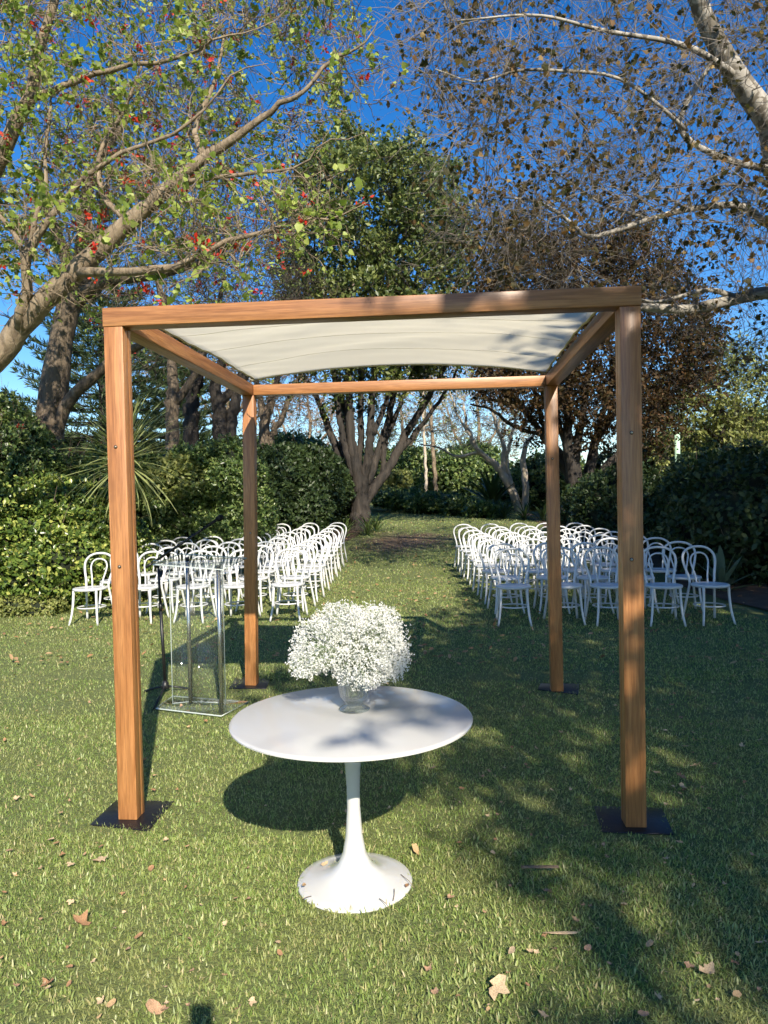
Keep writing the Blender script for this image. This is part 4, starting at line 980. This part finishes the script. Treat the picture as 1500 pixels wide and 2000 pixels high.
# ---- yellow-green tree in sun beyond the right hedge
twiggy('yellow_green_tree', 'sunlit yellow-green tree showing above the dark right hedge', (1420, 930), 27,
       [[(1420, 960, 22), (1415, 880, 18), (1410, 800, 13), (1400, 740, 8)], [(1415, 890, 14), (1460, 820, 10), (1490, 760, 6)], [(1413, 870, 13), (1350, 810, 9), (1310, 770, 6)]],
       [(1255, 920), (1260, 820), (1330, 740), (1400, 690), (1480, 700), (1600, 720), (1620, 920)], 190, 95, M['dark_bark'], M['lime_leaf'], .95, .15, dd=2.2, tw=(.4, .9), nsp=6, fill=7)

# ---- norfolk pines behind the left trees
def norfolk(px, d, py_base, py_top, half, lab, seed):
    rng = np.random.default_rng(seed); g = at(px, py_base, d); g[2] = float(ground_z(0, g[1])); top = at(px, py_top, d)
    root = empty('norfolk_pine', g); tag(root, lab, 'tree', 'norfolk pines behind the left hedge')
    H = top[2] - g[2]; MB().tube([(0, 0, 0), (0, 0, H * .5), (0, 0, H)], [.22, .14, .03], 10).build('trunk', M['dark_bark'], root, True)
    Pn, Dn, Bp = [], [], []
    for k in range(15):
        u = .22 + .76 * k / 14; L = half * d / FPX * (1 - u * .72) * 1.2
        for a in np.arange(6) * pi / 3 + k * .5:
            dirv = np.array([cos(a), sin(a), 0]); s_ = np.linspace(0, 1, 14)[:, None]
            path = np.array([0, 0, H * u]) + dirv * L * s_ + np.array([0, 0, 1]) * (-.12 * L * s_ + .28 * L * s_**2.5)
            Bp.append(path[::2]); side = np.array([-sin(a), cos(a), 0])
            for q in range(3, 14):
                for sg in (-1, 1):
                    for w_ in range(14):
                        e = path[q] + side * sg * (.30 * L * (1.1 - q / 14)) * rng.random()
                        Pn.append(e + rng.normal(size=3) * .02); Dn.append(side * sg * .7 + dirv * .6 + np.array([0, 0, .6]) + rng.normal(size=3) * .4)
    V, F = tubes(np.array(Bp), np.linspace(.03, .008, 7)[None] * np.ones((len(Bp), 1)), 4)
    link('branches', np_mesh('branches', V, F, M['dark_bark'], True), root)['kind'] = 'stuff'
    Pn = np.array(Pn); N = len(Pn); V, fs = leaves(Pn, np.array(Dn), rnd_unit(rng, N), .26, 'frond')
    link('needles', np_mesh('needles', V, fs, M['pine_needle']), root)['kind'] = 'stuff'
norfolk(205, 24, 930, 540, 215, 'norfolk pine with tiered fronds behind the leaning coral trunk', 5)
norfolk(345, 30, 930, 640, 110, 'norfolk pine half hidden between the coral trunks', 6)

# ================================================================== SHRUBS AND HEDGES
shrub('shrub', 'glossy light-tipped shrub at the left edge beside the outermost chair', [(-6.2, 10.3, .65, 1.25, 1.0, .85), (-5.35, 10.9, .6, .8, .8, .75), (-6.9, 9.8, .9, 1.1, .9, 1.0), (-5.9, 10.9, 1.15, 1.0, .8, .75)],
      M['hedge_gloss'], .074, 380, 'oval', seed=1, rosette=5, twigs=(90, .22))
shrub('shrub', 'tall fine-leaved shrub with orange flowers under the leaning coral trunk', [blob_px(20, 900, 12.2, 80, 95, .9), blob_px(95, 945, 12.0, 70, 70, .8), blob_px(-5, 835, 12.6, 60, 62, .8), blob_px(55, 872, 12.9, 45, 48, .6), blob_px(180, 975, 12.2, 70, 75, .8), blob_px(230, 930, 12.8, 60, 60, .7), blob_px(150, 1020, 12.0, 90, 60, .8), blob_px(-90, 900, 12.0, 110, 140, 1.0), blob_px(60, 1060, 12.0, 190, 90, .8)],
      M['hedge_mid'], .066, 350, seed=2, rosette=6, flowers=(M['coral_flower'], 45, .05, 1.9), twigs=(160, .4))
shrub('shrub', 'bushy sunlit green shrub between the left posts behind the chairs', [blob_px(370, 950, 13.5, 85, 75, .9), blob_px(440, 930, 13.8, 70, 70, .9), blob_px(310, 980, 13.4, 80, 75, .8), blob_px(400, 1030, 13.6, 110, 60, .8), blob_px(470, 1000, 14.0, 60, 80, .9), blob_px(260, 1050, 13.2, 90, 60, .8)],
      M['hedge_mid'], .075, 360, 'oval', seed=3, rosette=6, twigs=(30, .2))
shrub('shrub', 'bright leafy clump in front of the green shrub by the sword plant', [blob_px(345, 938, 12.9, 46, 42, .5)], M['lime_leaf'], .11, 260, 'oval6', seed=4, rosette=6)
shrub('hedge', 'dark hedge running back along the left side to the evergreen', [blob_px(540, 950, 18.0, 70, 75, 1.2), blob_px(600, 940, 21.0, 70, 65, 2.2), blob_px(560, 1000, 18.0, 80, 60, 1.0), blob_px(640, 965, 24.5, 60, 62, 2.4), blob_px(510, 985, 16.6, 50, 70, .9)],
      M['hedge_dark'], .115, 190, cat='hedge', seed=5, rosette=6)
shrub('shrub', 'grey-green low shrub rim along the left end of the bed', [(-5.9, 9.55, .1, .7, .25, .18), (-6.8, 9.0, .1, .6, .3, .2)], M['lime_leaf'], .05, 500, seed=6, rosette=5)
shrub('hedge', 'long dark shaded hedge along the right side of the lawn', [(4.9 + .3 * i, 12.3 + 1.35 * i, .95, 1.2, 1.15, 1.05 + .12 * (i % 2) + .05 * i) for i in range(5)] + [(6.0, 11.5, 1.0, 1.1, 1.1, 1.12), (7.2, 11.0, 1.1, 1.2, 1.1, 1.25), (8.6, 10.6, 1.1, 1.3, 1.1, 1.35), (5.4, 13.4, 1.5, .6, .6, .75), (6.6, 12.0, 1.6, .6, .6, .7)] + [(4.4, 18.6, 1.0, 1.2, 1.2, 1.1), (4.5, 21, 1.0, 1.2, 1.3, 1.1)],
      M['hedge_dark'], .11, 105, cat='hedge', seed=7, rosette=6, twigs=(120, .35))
shrub('shrub', 'low sunlit border of leafy plants along the far lawn edge', [blob_px(790, 975, 33, 50, 16, 1.0), blob_px(850, 982, 31.5, 55, 17, .9), blob_px(905, 992, 30, 40, 17, .8), blob_px(950, 1000, 28.5, 40, 18, .8)], M['hedge_mid'], .16, 75, 'oval', seed=8, rosette=6)
shrub('shrub', 'yellowish clump at the left tip of the far border', [blob_px(752, 970, 34, 22, 18, .7), blob_px(775, 950, 36, 30, 30, .8)], M['lime_leaf'], .16, 100, 'oval', seed=9, rosette=6)
shrub('shrub', 'large deep green bush behind the far border', [blob_px(880, 935, 40, 60, 50, 2.0), blob_px(800, 925, 44, 60, 50, 2.0), blob_px(930, 930, 41, 60, 60, 2.0), blob_px(740, 930, 45, 60, 50, 2)], M['hedge_mid'], .22, 48, 'oval', seed=10, rosette=6)
shrub('shrub', 'dark rounded bush right of the pale bare tree', [blob_px(1060, 950, 33, 60, 60, 1.8), blob_px(1010, 960, 36, 50, 50, 1.6), blob_px(1110, 960, 34, 50, 60, 1.6)], M['hedge_mid'], .17, 55, 'oval', seed=11, rosette=6)
shrub('shrub', 'shadowy bush behind the russet tree stems', [blob_px(1200, 950, 27, 60, 70, 1.2), blob_px(1270, 930, 27.5, 70, 70, 1.2), blob_px(1170, 990, 26.5, 60, 40, 1.0)], M['hedge_dark'], .14, 80, seed=12, rosette=6)
shrub('shrub', 'dense green backdrop bush left of the evergreen', [blob_px(560, 900, 33, 60, 50, 1.8), blob_px(610, 925, 34, 60, 60, 1.8), blob_px(500, 910, 32, 60, 50, 1.8), blob_px(690, 930, 36, 50, 50, 1.8)], M['hedge_mid'], .17, 55, 'oval', seed=13, rosette=6)
shrub('shrub', 'distant screen of leafy bushes behind the left hedge', [blob_px(120, 905, 26, 110, 55, 1.5), blob_px(260, 915, 27, 110, 50, 1.5), blob_px(400, 910, 26, 110, 48, 1.5), blob_px(-30, 890, 25, 110, 70, 1.5)], M['hedge_dark'], .16, 68, seed=14, rosette=6)
shrub('shrub', 'distant leafy screen far right behind the hedge', [blob_px(1330, 900, 34, 90, 60, 1.5), blob_px(1480, 880, 33, 110, 70, 1.5), blob_px(1620, 880, 32, 110, 80, 1.5)], M['hedge_mid'], .18, 55, seed=15, rosette=6)

# ---- sword-leaved plants
def blade_mesh(name, L, wd, droop, mat, n=7, fold=.25):
    V, f = [], []
    for i in range(n):
        u = i / (n - 1); x = L * u * (1 - .12 * droop * u); z = -L * droop * u**2.2 * .6; ww = wd * (sin(pi * min(1, .18 + u * .82))**.7 if u < 1 else 0) * .5 + .0008
        V += [(x, -ww, z + ww * fold), (x, 0, z), (x, ww, z + ww * fold)]
    for i in range(n - 1):
        for q in range(2): f.append((i*3+q, i*3+q+1, (i+1)*3+q+1, (i+1)*3+q))
    return np_mesh(name, V, np.array(f), mat, True)
def sword_plant(name, label, loc, stem_h, n, L, wd, mat, seed, el0=-35, el1=85, droops=(.15, .35, .6), group=None, cat='plant', trunk_r=.05):
    rng = np.random.default_rng(seed); root = empty(name, loc); tag(root, label, cat, group)
    ms = [blade_mesh('leaf', L, wd, dr, mat) for dr in droops]
    if stem_h > .1: MB().tube([(0, 0, 0), (.02, 0, stem_h * .5), (0, 0, stem_h)], [trunk_r * 1.2, trunk_r, trunk_r * .9], 10).build('stem', M['coral_bark'], root, True)
    for i in range(n):
        a = i * 2.39996 + rng.normal() * .15; el = radians(el0 + (el1 - el0) * (i + .5) / n + rng.normal() * 5)
        o = link('leaf', ms[rng.integers(len(ms))], root); o.location = (.02 * cos(a), .02 * sin(a), stem_h + .12 * (i / n) - .06 * (1 - i / n))
        o.rotation_euler = (rng.normal() * .2, -el, a); s_ = .8 + .35 * rng.random(); o.scale = (s_, s_, s_)
cp = at(243, 905, 10.2); cg = float(ground_z(0, cp[1]))
sword_plant('cordyline', 'spiky sword-leaved cordyline behind the left front post', (cp[0], cp[1], cg), cp[2] - cg, 150, .95, .030, M['sword_leaf'], 1, -50, 88, trunk_r=.06)
ag = on_ground(1335, 1128)
sword_plant('agave', 'broad-leaved agave in the shade behind the right chairs', (4.05, 11.1, .03),   .05, 16, .50, .10, M['agave'], 2, 15, 80, (.05, .15))
bp = on_ground(962, 1000)
sword_plant('bird_of_paradise', 'dark fan of paddle leaves beside the pale bare tree', (bp[0], bp[1], bp[2]), .3, 40, 1.5, .22, M['hedge_dark'], 3, 5, 80, (.15, .4))
sg = [(512, 1015, 16.8), (545, 1010, 17.5), (580, 1018, 18.5), (610, 1022, 19.5), (640, 1026, 20.5), (672, 1034, 21.5), (718, 1030, 22.0), (735, 1022, 23.0), (560, 1040, 17.0), (620, 1046, 18.8)]
for i, (px, py, d) in enumerate(sg):
    p = at(px, py, d); wh = ['beside the last left chairs', 'in the shade left of the evergreen', 'left of the evergreen, third along', 'left of the evergreen, mid row', 'close left of the evergreen', 'against the evergreen trunk, left', 'right against the evergreen trunk', 'outermost right of the evergreen', 'lowest by the back row of chairs', 'in front of the evergreen bed'][i]
    sword_plant('strappy_clump', 'dark strappy-leaved clump ' + wh, (p[0], p[1], float(ground_z(0, p[1]))), 0, 34, .62, .035, M['hedge_mid'], 20 + i, 25, 85, (.3, .6, .9), 'strappy clumps round the evergreen')
for i, (px, d) in enumerate(((985, 27.5), (1025, 26.5), (1060, 25.5), (1095, 24.5), (1185, 23.5))):
    p = on_ground(px, 1015); q = at(px, 1015, d); wh = ['under the pale bare tree', 'second along from the bare tree', 'left of the russet trunk', 'at the foot of the russet trunk', 'right of the russet trunk'][i]
    sword_plant('strappy_clump', 'shaded strappy clump ' + wh, (q[0], q[1], float(ground_z(0, q[1]))), 0, 40, .75, .05, M['hedge_dark'], 40 + i, 25, 85, (.3, .6, .9), 'strappy clumps behind the right chairs')

# ---- green pole and far house
pg = at(1323, 900, 23); pz = at(1323, 846, 23)
po = empty('green_pole', (pg[0], pg[1], float(ground_z(0, pg[1])))); tag(po, 'pale green painted pole standing behind the right hedge', 'pole')
hz = pz[2] - float(ground_z(0, pg[1]))
MB().tube([(0, 0, 0), (0, 0, hz)], .085, 14).build('shaft', M['pole_green'], po, True); MB().lathe([(0, hz + .03), (.07, hz + .02), (.095, hz), (.095, hz - .03), (.085, hz - .035)], 14).build('cap', M['pole_green'], po, True)
hg = at(540, 925, 60); hzz = float(ground_z(0, hg[1])); ho = empty('house', (hg[0], hg[1], hzz)); tag(ho, 'distant house with terracotta roof glimpsed left of the evergreen', 'house')
rt = at(540, 868, 60)[2] - hzz; ev = rt - 1.3
MB().box((-2.6, 0, 0), (2.6, 6, ev)).build('wall', M['house_wall'], ho)
MB().add([(-3, -.4, ev), (3, -.4, ev), (3, 6.4, ev), (-3, 6.4, ev), (-1.2, 3, rt), (1.2, 3, rt)], [np.array([(0, 1, 5, 4), (2, 3, 4, 5)]), np.array([(1, 2, 5), (3, 0, 4)]), np.array([(0, 3, 2, 1)])]).build('roof', M['roof_tile'], ho)
for x in (-1.5, .6): MB().box((x, -.04, ev - 1.6), (x + .9, -.005, ev - .5)).build('window', M['window_glass'], ho)
# ---- the phone that takes the picture: its shadow falls at the foot of the frame
ph = empty('phone', (CAM[0], CAM[1], CAM[2] - .02)); tag(ph, 'dark phone held up behind the lawn, seen only by its shadow', 'phone')
MB().box((-.037, -.032, -.095), (.037, -.024, .060)).build('body', M['phone'], ph, bevel=.003)
MB().box((-.034, -.0325, -.090), (.034, -.0321, .055)).build('screen', M['window_glass'], ph)

# ================================================================== GRASS AND FALLEN LEAVES
gr = np.random.default_rng(77)
plates_xy = [(AL + .04, AY + .05), (AR - .04, AY + .05), (AL + .04, AB - .05), (AR - .04, AB - .05)]
def free(x, y):
    ok = np.hypot(x - TX, y - TY) > .214 + .012 * gr.random(len(x))
    for cx, cy in plates_xy: ok &= (np.abs(x - cx) > .135) | (np.abs(y - cy) > .125)
    ok &= ~((x > 3.55 + .3 * np.sin(y)) & (y > 8.2)) & ~((x < -5.0) & (y > 9.6)) & ~((x < -4.6) & (y > 13)) & ~((x < -3.0) & (y > 18))
    bare = np.hypot(x + 1.2, (y - 20.0) * .55) + gr.random(len(x)) * 1.5 < 1.9
    return ok & ~bare
def blades(d0, d1, dens, L0, L1, wd, seg, lean):
    area = ((1.06 * (d0 + d1) / 2) + 2.6) * (d1 - d0); n = int(area * dens)
    y = np.sqrt(gr.random(n) * (d1**2 - d0**2) + d0**2); half = .53 * y + 1.3
    x = -.083 * y + (gr.random(n) * 2 - 1) * half
    # tufts: pull towards random tuft centres, uneven cover
    x += .02 * np.sin(y * 37 + x * 11); y = y + .02 * np.sin(x * 41)
    cov = .5 + .5 * np.sin(x * 3.1 + 1.3 * np.sin(y * 1.9)) * np.sin(y * 2.7 + x * .8)
    ok = free(x, y) & (gr.random(n) < .72 + .28 * cov); x, y = x[ok], y[ok]; n = len(x)
    z = ground_z(x, y) - .004 + .012 * np.sin(x * 1.7 + y * .6) * np.sin(y * 1.3) * (y > 6)
    L = L0 + (L1 - L0) * gr.random(n); a = gr.random(n) * 2 * pi; le = np.abs(gr.normal(size=n)) * lean + .25
    dx, dy = np.cos(a), np.sin(a); sx, sy = -dy, dx; w_ = wd * (.7 + .6 * gr.random(n))
    tw = gr.normal(size=n) * .5; sx, sy = sx * np.cos(tw) - sy * np.sin(tw), sx * np.sin(tw) + sy * np.cos(tw)
    P = np.stack([x, y, z], 1); Dh = np.stack([dx, dy, np.zeros(n)], 1); S = np.stack([sx, sy, np.zeros(n)], 1)
    def pt(u): return P + Dh * (L * np.sin(np.minimum(le * (.4 + .8 * u), 1.5)) * u)[:, None] + np.array([0, 0, 1.]) * (L * np.cos(np.minimum(le * (.4 + .8 * u), 1.5)) * u)[:, None]
    hw = (S * w_[:, None] * .5)
    if seg == 2:
        m_ = pt(.55); V = np.stack([P - hw * .8, P + hw * .8, m_ + hw, m_ - hw, pt(1.0)], 1).reshape(-1, 3); o_ = np.arange(n)[:, None] * 5
        return V, [o_ + np.array([[0, 1, 2, 3]]), o_ + np.array([[3, 2, 4]])]
    V = np.stack([P - hw, P + hw, pt(1.0)], 1).reshape(-1, 3); o_ = np.arange(n)[:, None] * 3
    return V, [o_ + np.array([[0, 1, 2]])]
mbg = MB()
for args in ((1.7, 3.2, 6500, .018, .036, .0050, 2, .9), (1.7, 3.2, 32000, .010, .027, .0052, 1, .95), (3.2, 5.0, 2500, .018, .036, .0056, 2, .9), (3.2, 5.0, 13000, .014, .030, .0064, 1, .95), (5.0, 8.0, 4800, .018, .036, .0085, 1, .9), (8.0, 12.5, 1700, .025, .045, .012, 1, .7), (12.5, 20, 420, .03, .055, .020, 1, .7), (20, 34, 110, .03, .06, .037, 1, .7)):
    mbg.add(*blades(*args))
go = mbg.build('grass', M['grass']); tag(go, 'mown green lawn grass with short broad blades', 'grass', kind='stuff')

# fallen leaves: single things near the viewer, a scatter of small ones further off
def curled(seed, kind):
    r_ = np.random.default_rng(seed)
    if kind == 'plane':
        out = []; 
        lob = [(-2.7, .45), (-2.2, .42), (-1.6, .72), (-1.15, .85), (-.7, .55), (-.28, .78), (0, 1.0), (.3, .74), (.7, .52), (1.2, .82), (1.65, .66), (2.2, .40), (2.7, .45), (pi, .15)]
        rim = [(sin(a) * q * (1 + r_.normal() * .1), cos(a) * q * (1 + r_.normal() * .1)) for a, q in lob]
    elif kind == 'long':
        rim = [(.12 * sin(t), -cos(t)) for t in np.linspace(0, 2 * pi, 11)[:-1]]
    else:
        rim = [(.48 * sin(t) * (1 + r_.normal() * .1), -.8 * cos(t) * (1 + r_.normal() * .08)) for t in np.linspace(0, 2 * pi, 11)[:-1]]
    V = [(0, 0, .0)]; c1, c2 = r_.normal(size=2) * .5
    for x, y in rim: V.append((x * .55, y * .55, .02)); 
    for x, y in rim: V.append((x, y, (.30 * (x * x) * (1 + c1) + .35 * y * y * (.6 + c2) + r_.normal() * .09 + .03) * (1.0 if kind == 'plane' else .6)))
    n = len(rim); f3 = np.array([(0, 1 + (i + 1) % n, 1 + i) for i in range(n)]); f4 = np.array([(1 + i, 1 + (i + 1) % n, 1 + n + (i + 1) % n, 1 + n + i) for i in range(n)])
    return np_mesh('fallen_leaf', V, [f3, f4], None)
def drymat(i, c):
    return plain(f'dry_leaf_{i}', c, .75, 0, 0, .4, 60, .3)
DM = [drymat(i, c) for i, c in enumerate([(.52, .34, .17), (.36, .20, .10), (.60, .44, .26), (.44, .27, .16)])]
LM = []
for i in range(16):
    me = curled(100 + i, ['plane', 'oval', 'plane', 'oval'][i % 4]); me.materials.append(DM[(i * 7 + i // 4) % 4]); LM.append(me)
longm = curled(300, 'long'); longm.materials.append(DM[2])
def fallen(x, y, size, me, label, group, tilt=.25, z=.022):
    o = link('fallen_leaf', me); o.location = (x, y, float(ground_z(x, y)) + z); o.rotation_euler = (gr.normal() * tilt, gr.normal() * tilt, gr.random() * 6.28); o.scale = (size,) * 3
    tag(o, label, 'leaf', group); return o
# the ones that stand out
for (px, py, sz, mi, lab) in ((968, 1942, .052, 2, 'large lobed tan leaf lying at the front right of the lawn'), (198, 1690, .045, 2, 'pale broad leaf on the grass below left base plate'),
        (300, 1980, .038, 1, 'curled tan leaf at the bottom edge left of phone shadow'), (1358, 1502, .04, 0, 'pale lobed leaf in the shade right of the right front post'), (158, 1813, .04, 4, 'crumpled brown leaf on the sunny grass at left'),
        (812, 1668, .035, 5, 'tan leaf standing on edge right of the table foot'), (1072, 1752, .03, 6, 'twisted brown leaf on dappled grass right of table'), (1378, 1905, .04, 8, 'small lobed brown leaf near the lower right corner')):
    p = on_z(px, py); fallen(p[0], p[1], sz, LM[mi], lab, None)
for (px, py, sz, lab) in ((1090, 1834, .07, 'long pale strap-like leaf on the dappled grass'),):
    p = on_z(px, py); o = fallen(p[0], p[1], sz, longm, lab, None, .1); o.rotation_euler[2] = 1.5
p = on_z(1055, 1714); o = MB().box((-.075, -.008, 0), (.075, .008, .006)).build('bark_strip', M['twig_dry'], None, bevel=.002); o.location = (p[0], p[1], .04); o.rotation_euler = (.05, .03, .12); tag(o, 'flat strip of bark lying on grass right of the table', 'bark')
zones = [('dry brown leaf on the sunny grass left of the table foot', 'fallen leaves left of the table', (0, 1640, 560, 2000), 60, .010, .025),
         ('dry brown leaf on dappled grass right of the table foot', 'fallen leaves right of the table', (820, 1640, 1500, 2000), 60, .010, .025),
         ('dry brown leaf on the grass at the left behind base plate', 'fallen leaves at the left', (0, 1240, 420, 1600), 44, .013, .027),
         ('dry brown leaf on grass below the table edge', 'fallen leaves under the table', (430, 1500, 1150, 1640), 36, .010, .024),
         ('dry leaf in the shade right of the arbour', 'fallen leaves right of the arbour', (1280, 1240, 1500, 1600), 50, .014, .030),
         ('dry leaf on shaded grass under the arbour', 'fallen leaves under the arbour', (520, 1250, 1220, 1480), 42, .013, .027)]
for lab, grp, (x0, y0, x1, y1), n, s0, s1 in zones:
    for k_ in range(n):
        p = on_z(x0 + (x1 - x0) * gr.random(), y0 + (y1 - y0) * gr.random())
        if np.hypot(p[0] - TX, p[1] - TY) < .24: continue
        fallen(p[0], p[1], s0 + (s1 - s0) * gr.random()**1.6, LM[gr.integers(16)], lab, grp)
n = 2600; y = 6.5 + 20 * gr.random(n)**1.25; x = -.083 * y + (gr.random(n) * 2 - 1) * (.5 * y + .8)
keep = (gr.random(n) < .55 + .45 * (np.abs(x + .6) < 1.6)) & (x > -5.2) & (x < 5); x, y = x[keep], y[keep]; n = len(x)
V, fs = leaves(np.stack([x, y, ground_z(x, y) + .035], 1), unit(np.column_stack([gr.normal(size=(n, 2)), gr.normal(size=n) * .25])), unit(np.column_stack([gr.normal(size=(n, 2)) * .35, np.ones(n)])), .05 + .03 * gr.random(n), 'oval6')
o = link('leaf_litter', np_mesh('leaf_litter', V, fs, M['dry_leaf'])); tag(o, 'scatter of small dry leaves over the aisle and far lawn', 'leaf litter', kind='stuff')
# leaves and twigs on the table foot
for (px, py, z, sz, mi, lab) in ((795, 1729, .02, .018, 3, 'dark little leaf resting on the right of the table foot'), (594, 1728, .03, .018, 5, 'brown leaf tucked against the left of the table foot'), (634, 1687, .03, .022, 7, 'tan leaf behind the left of the table foot')):
    p = on_z(px, py, z); o = link('fallen_leaf', LM[mi]); o.location = p; o.scale = (sz,) * 3; o.rotation_euler = (.1, .2, px); tag(o, lab, 'leaf')
for (a, b, lab) in (((783, 1708), (809, 1734), 'thin dry stem lying on the right of the table foot'), ((770, 1736), (768, 1759), 'short upright stem bit on the table foot'), ((741, 1755), (762, 1776), 'bent grass stem on the front of the table foot'), ((590, 1756), (608, 1750), 'tiny dry stem on the left rim of the table foot')):
    p, q = on_z(*a, .022), on_z(*b, .016); MBt = MB().tube([p, (p + q) / 2 + np.array([.004, -.006, .006]), q], .0013, 5).build('dry_stem', M['twig_dry'], None, True); tag(MBt, lab, 'stem')
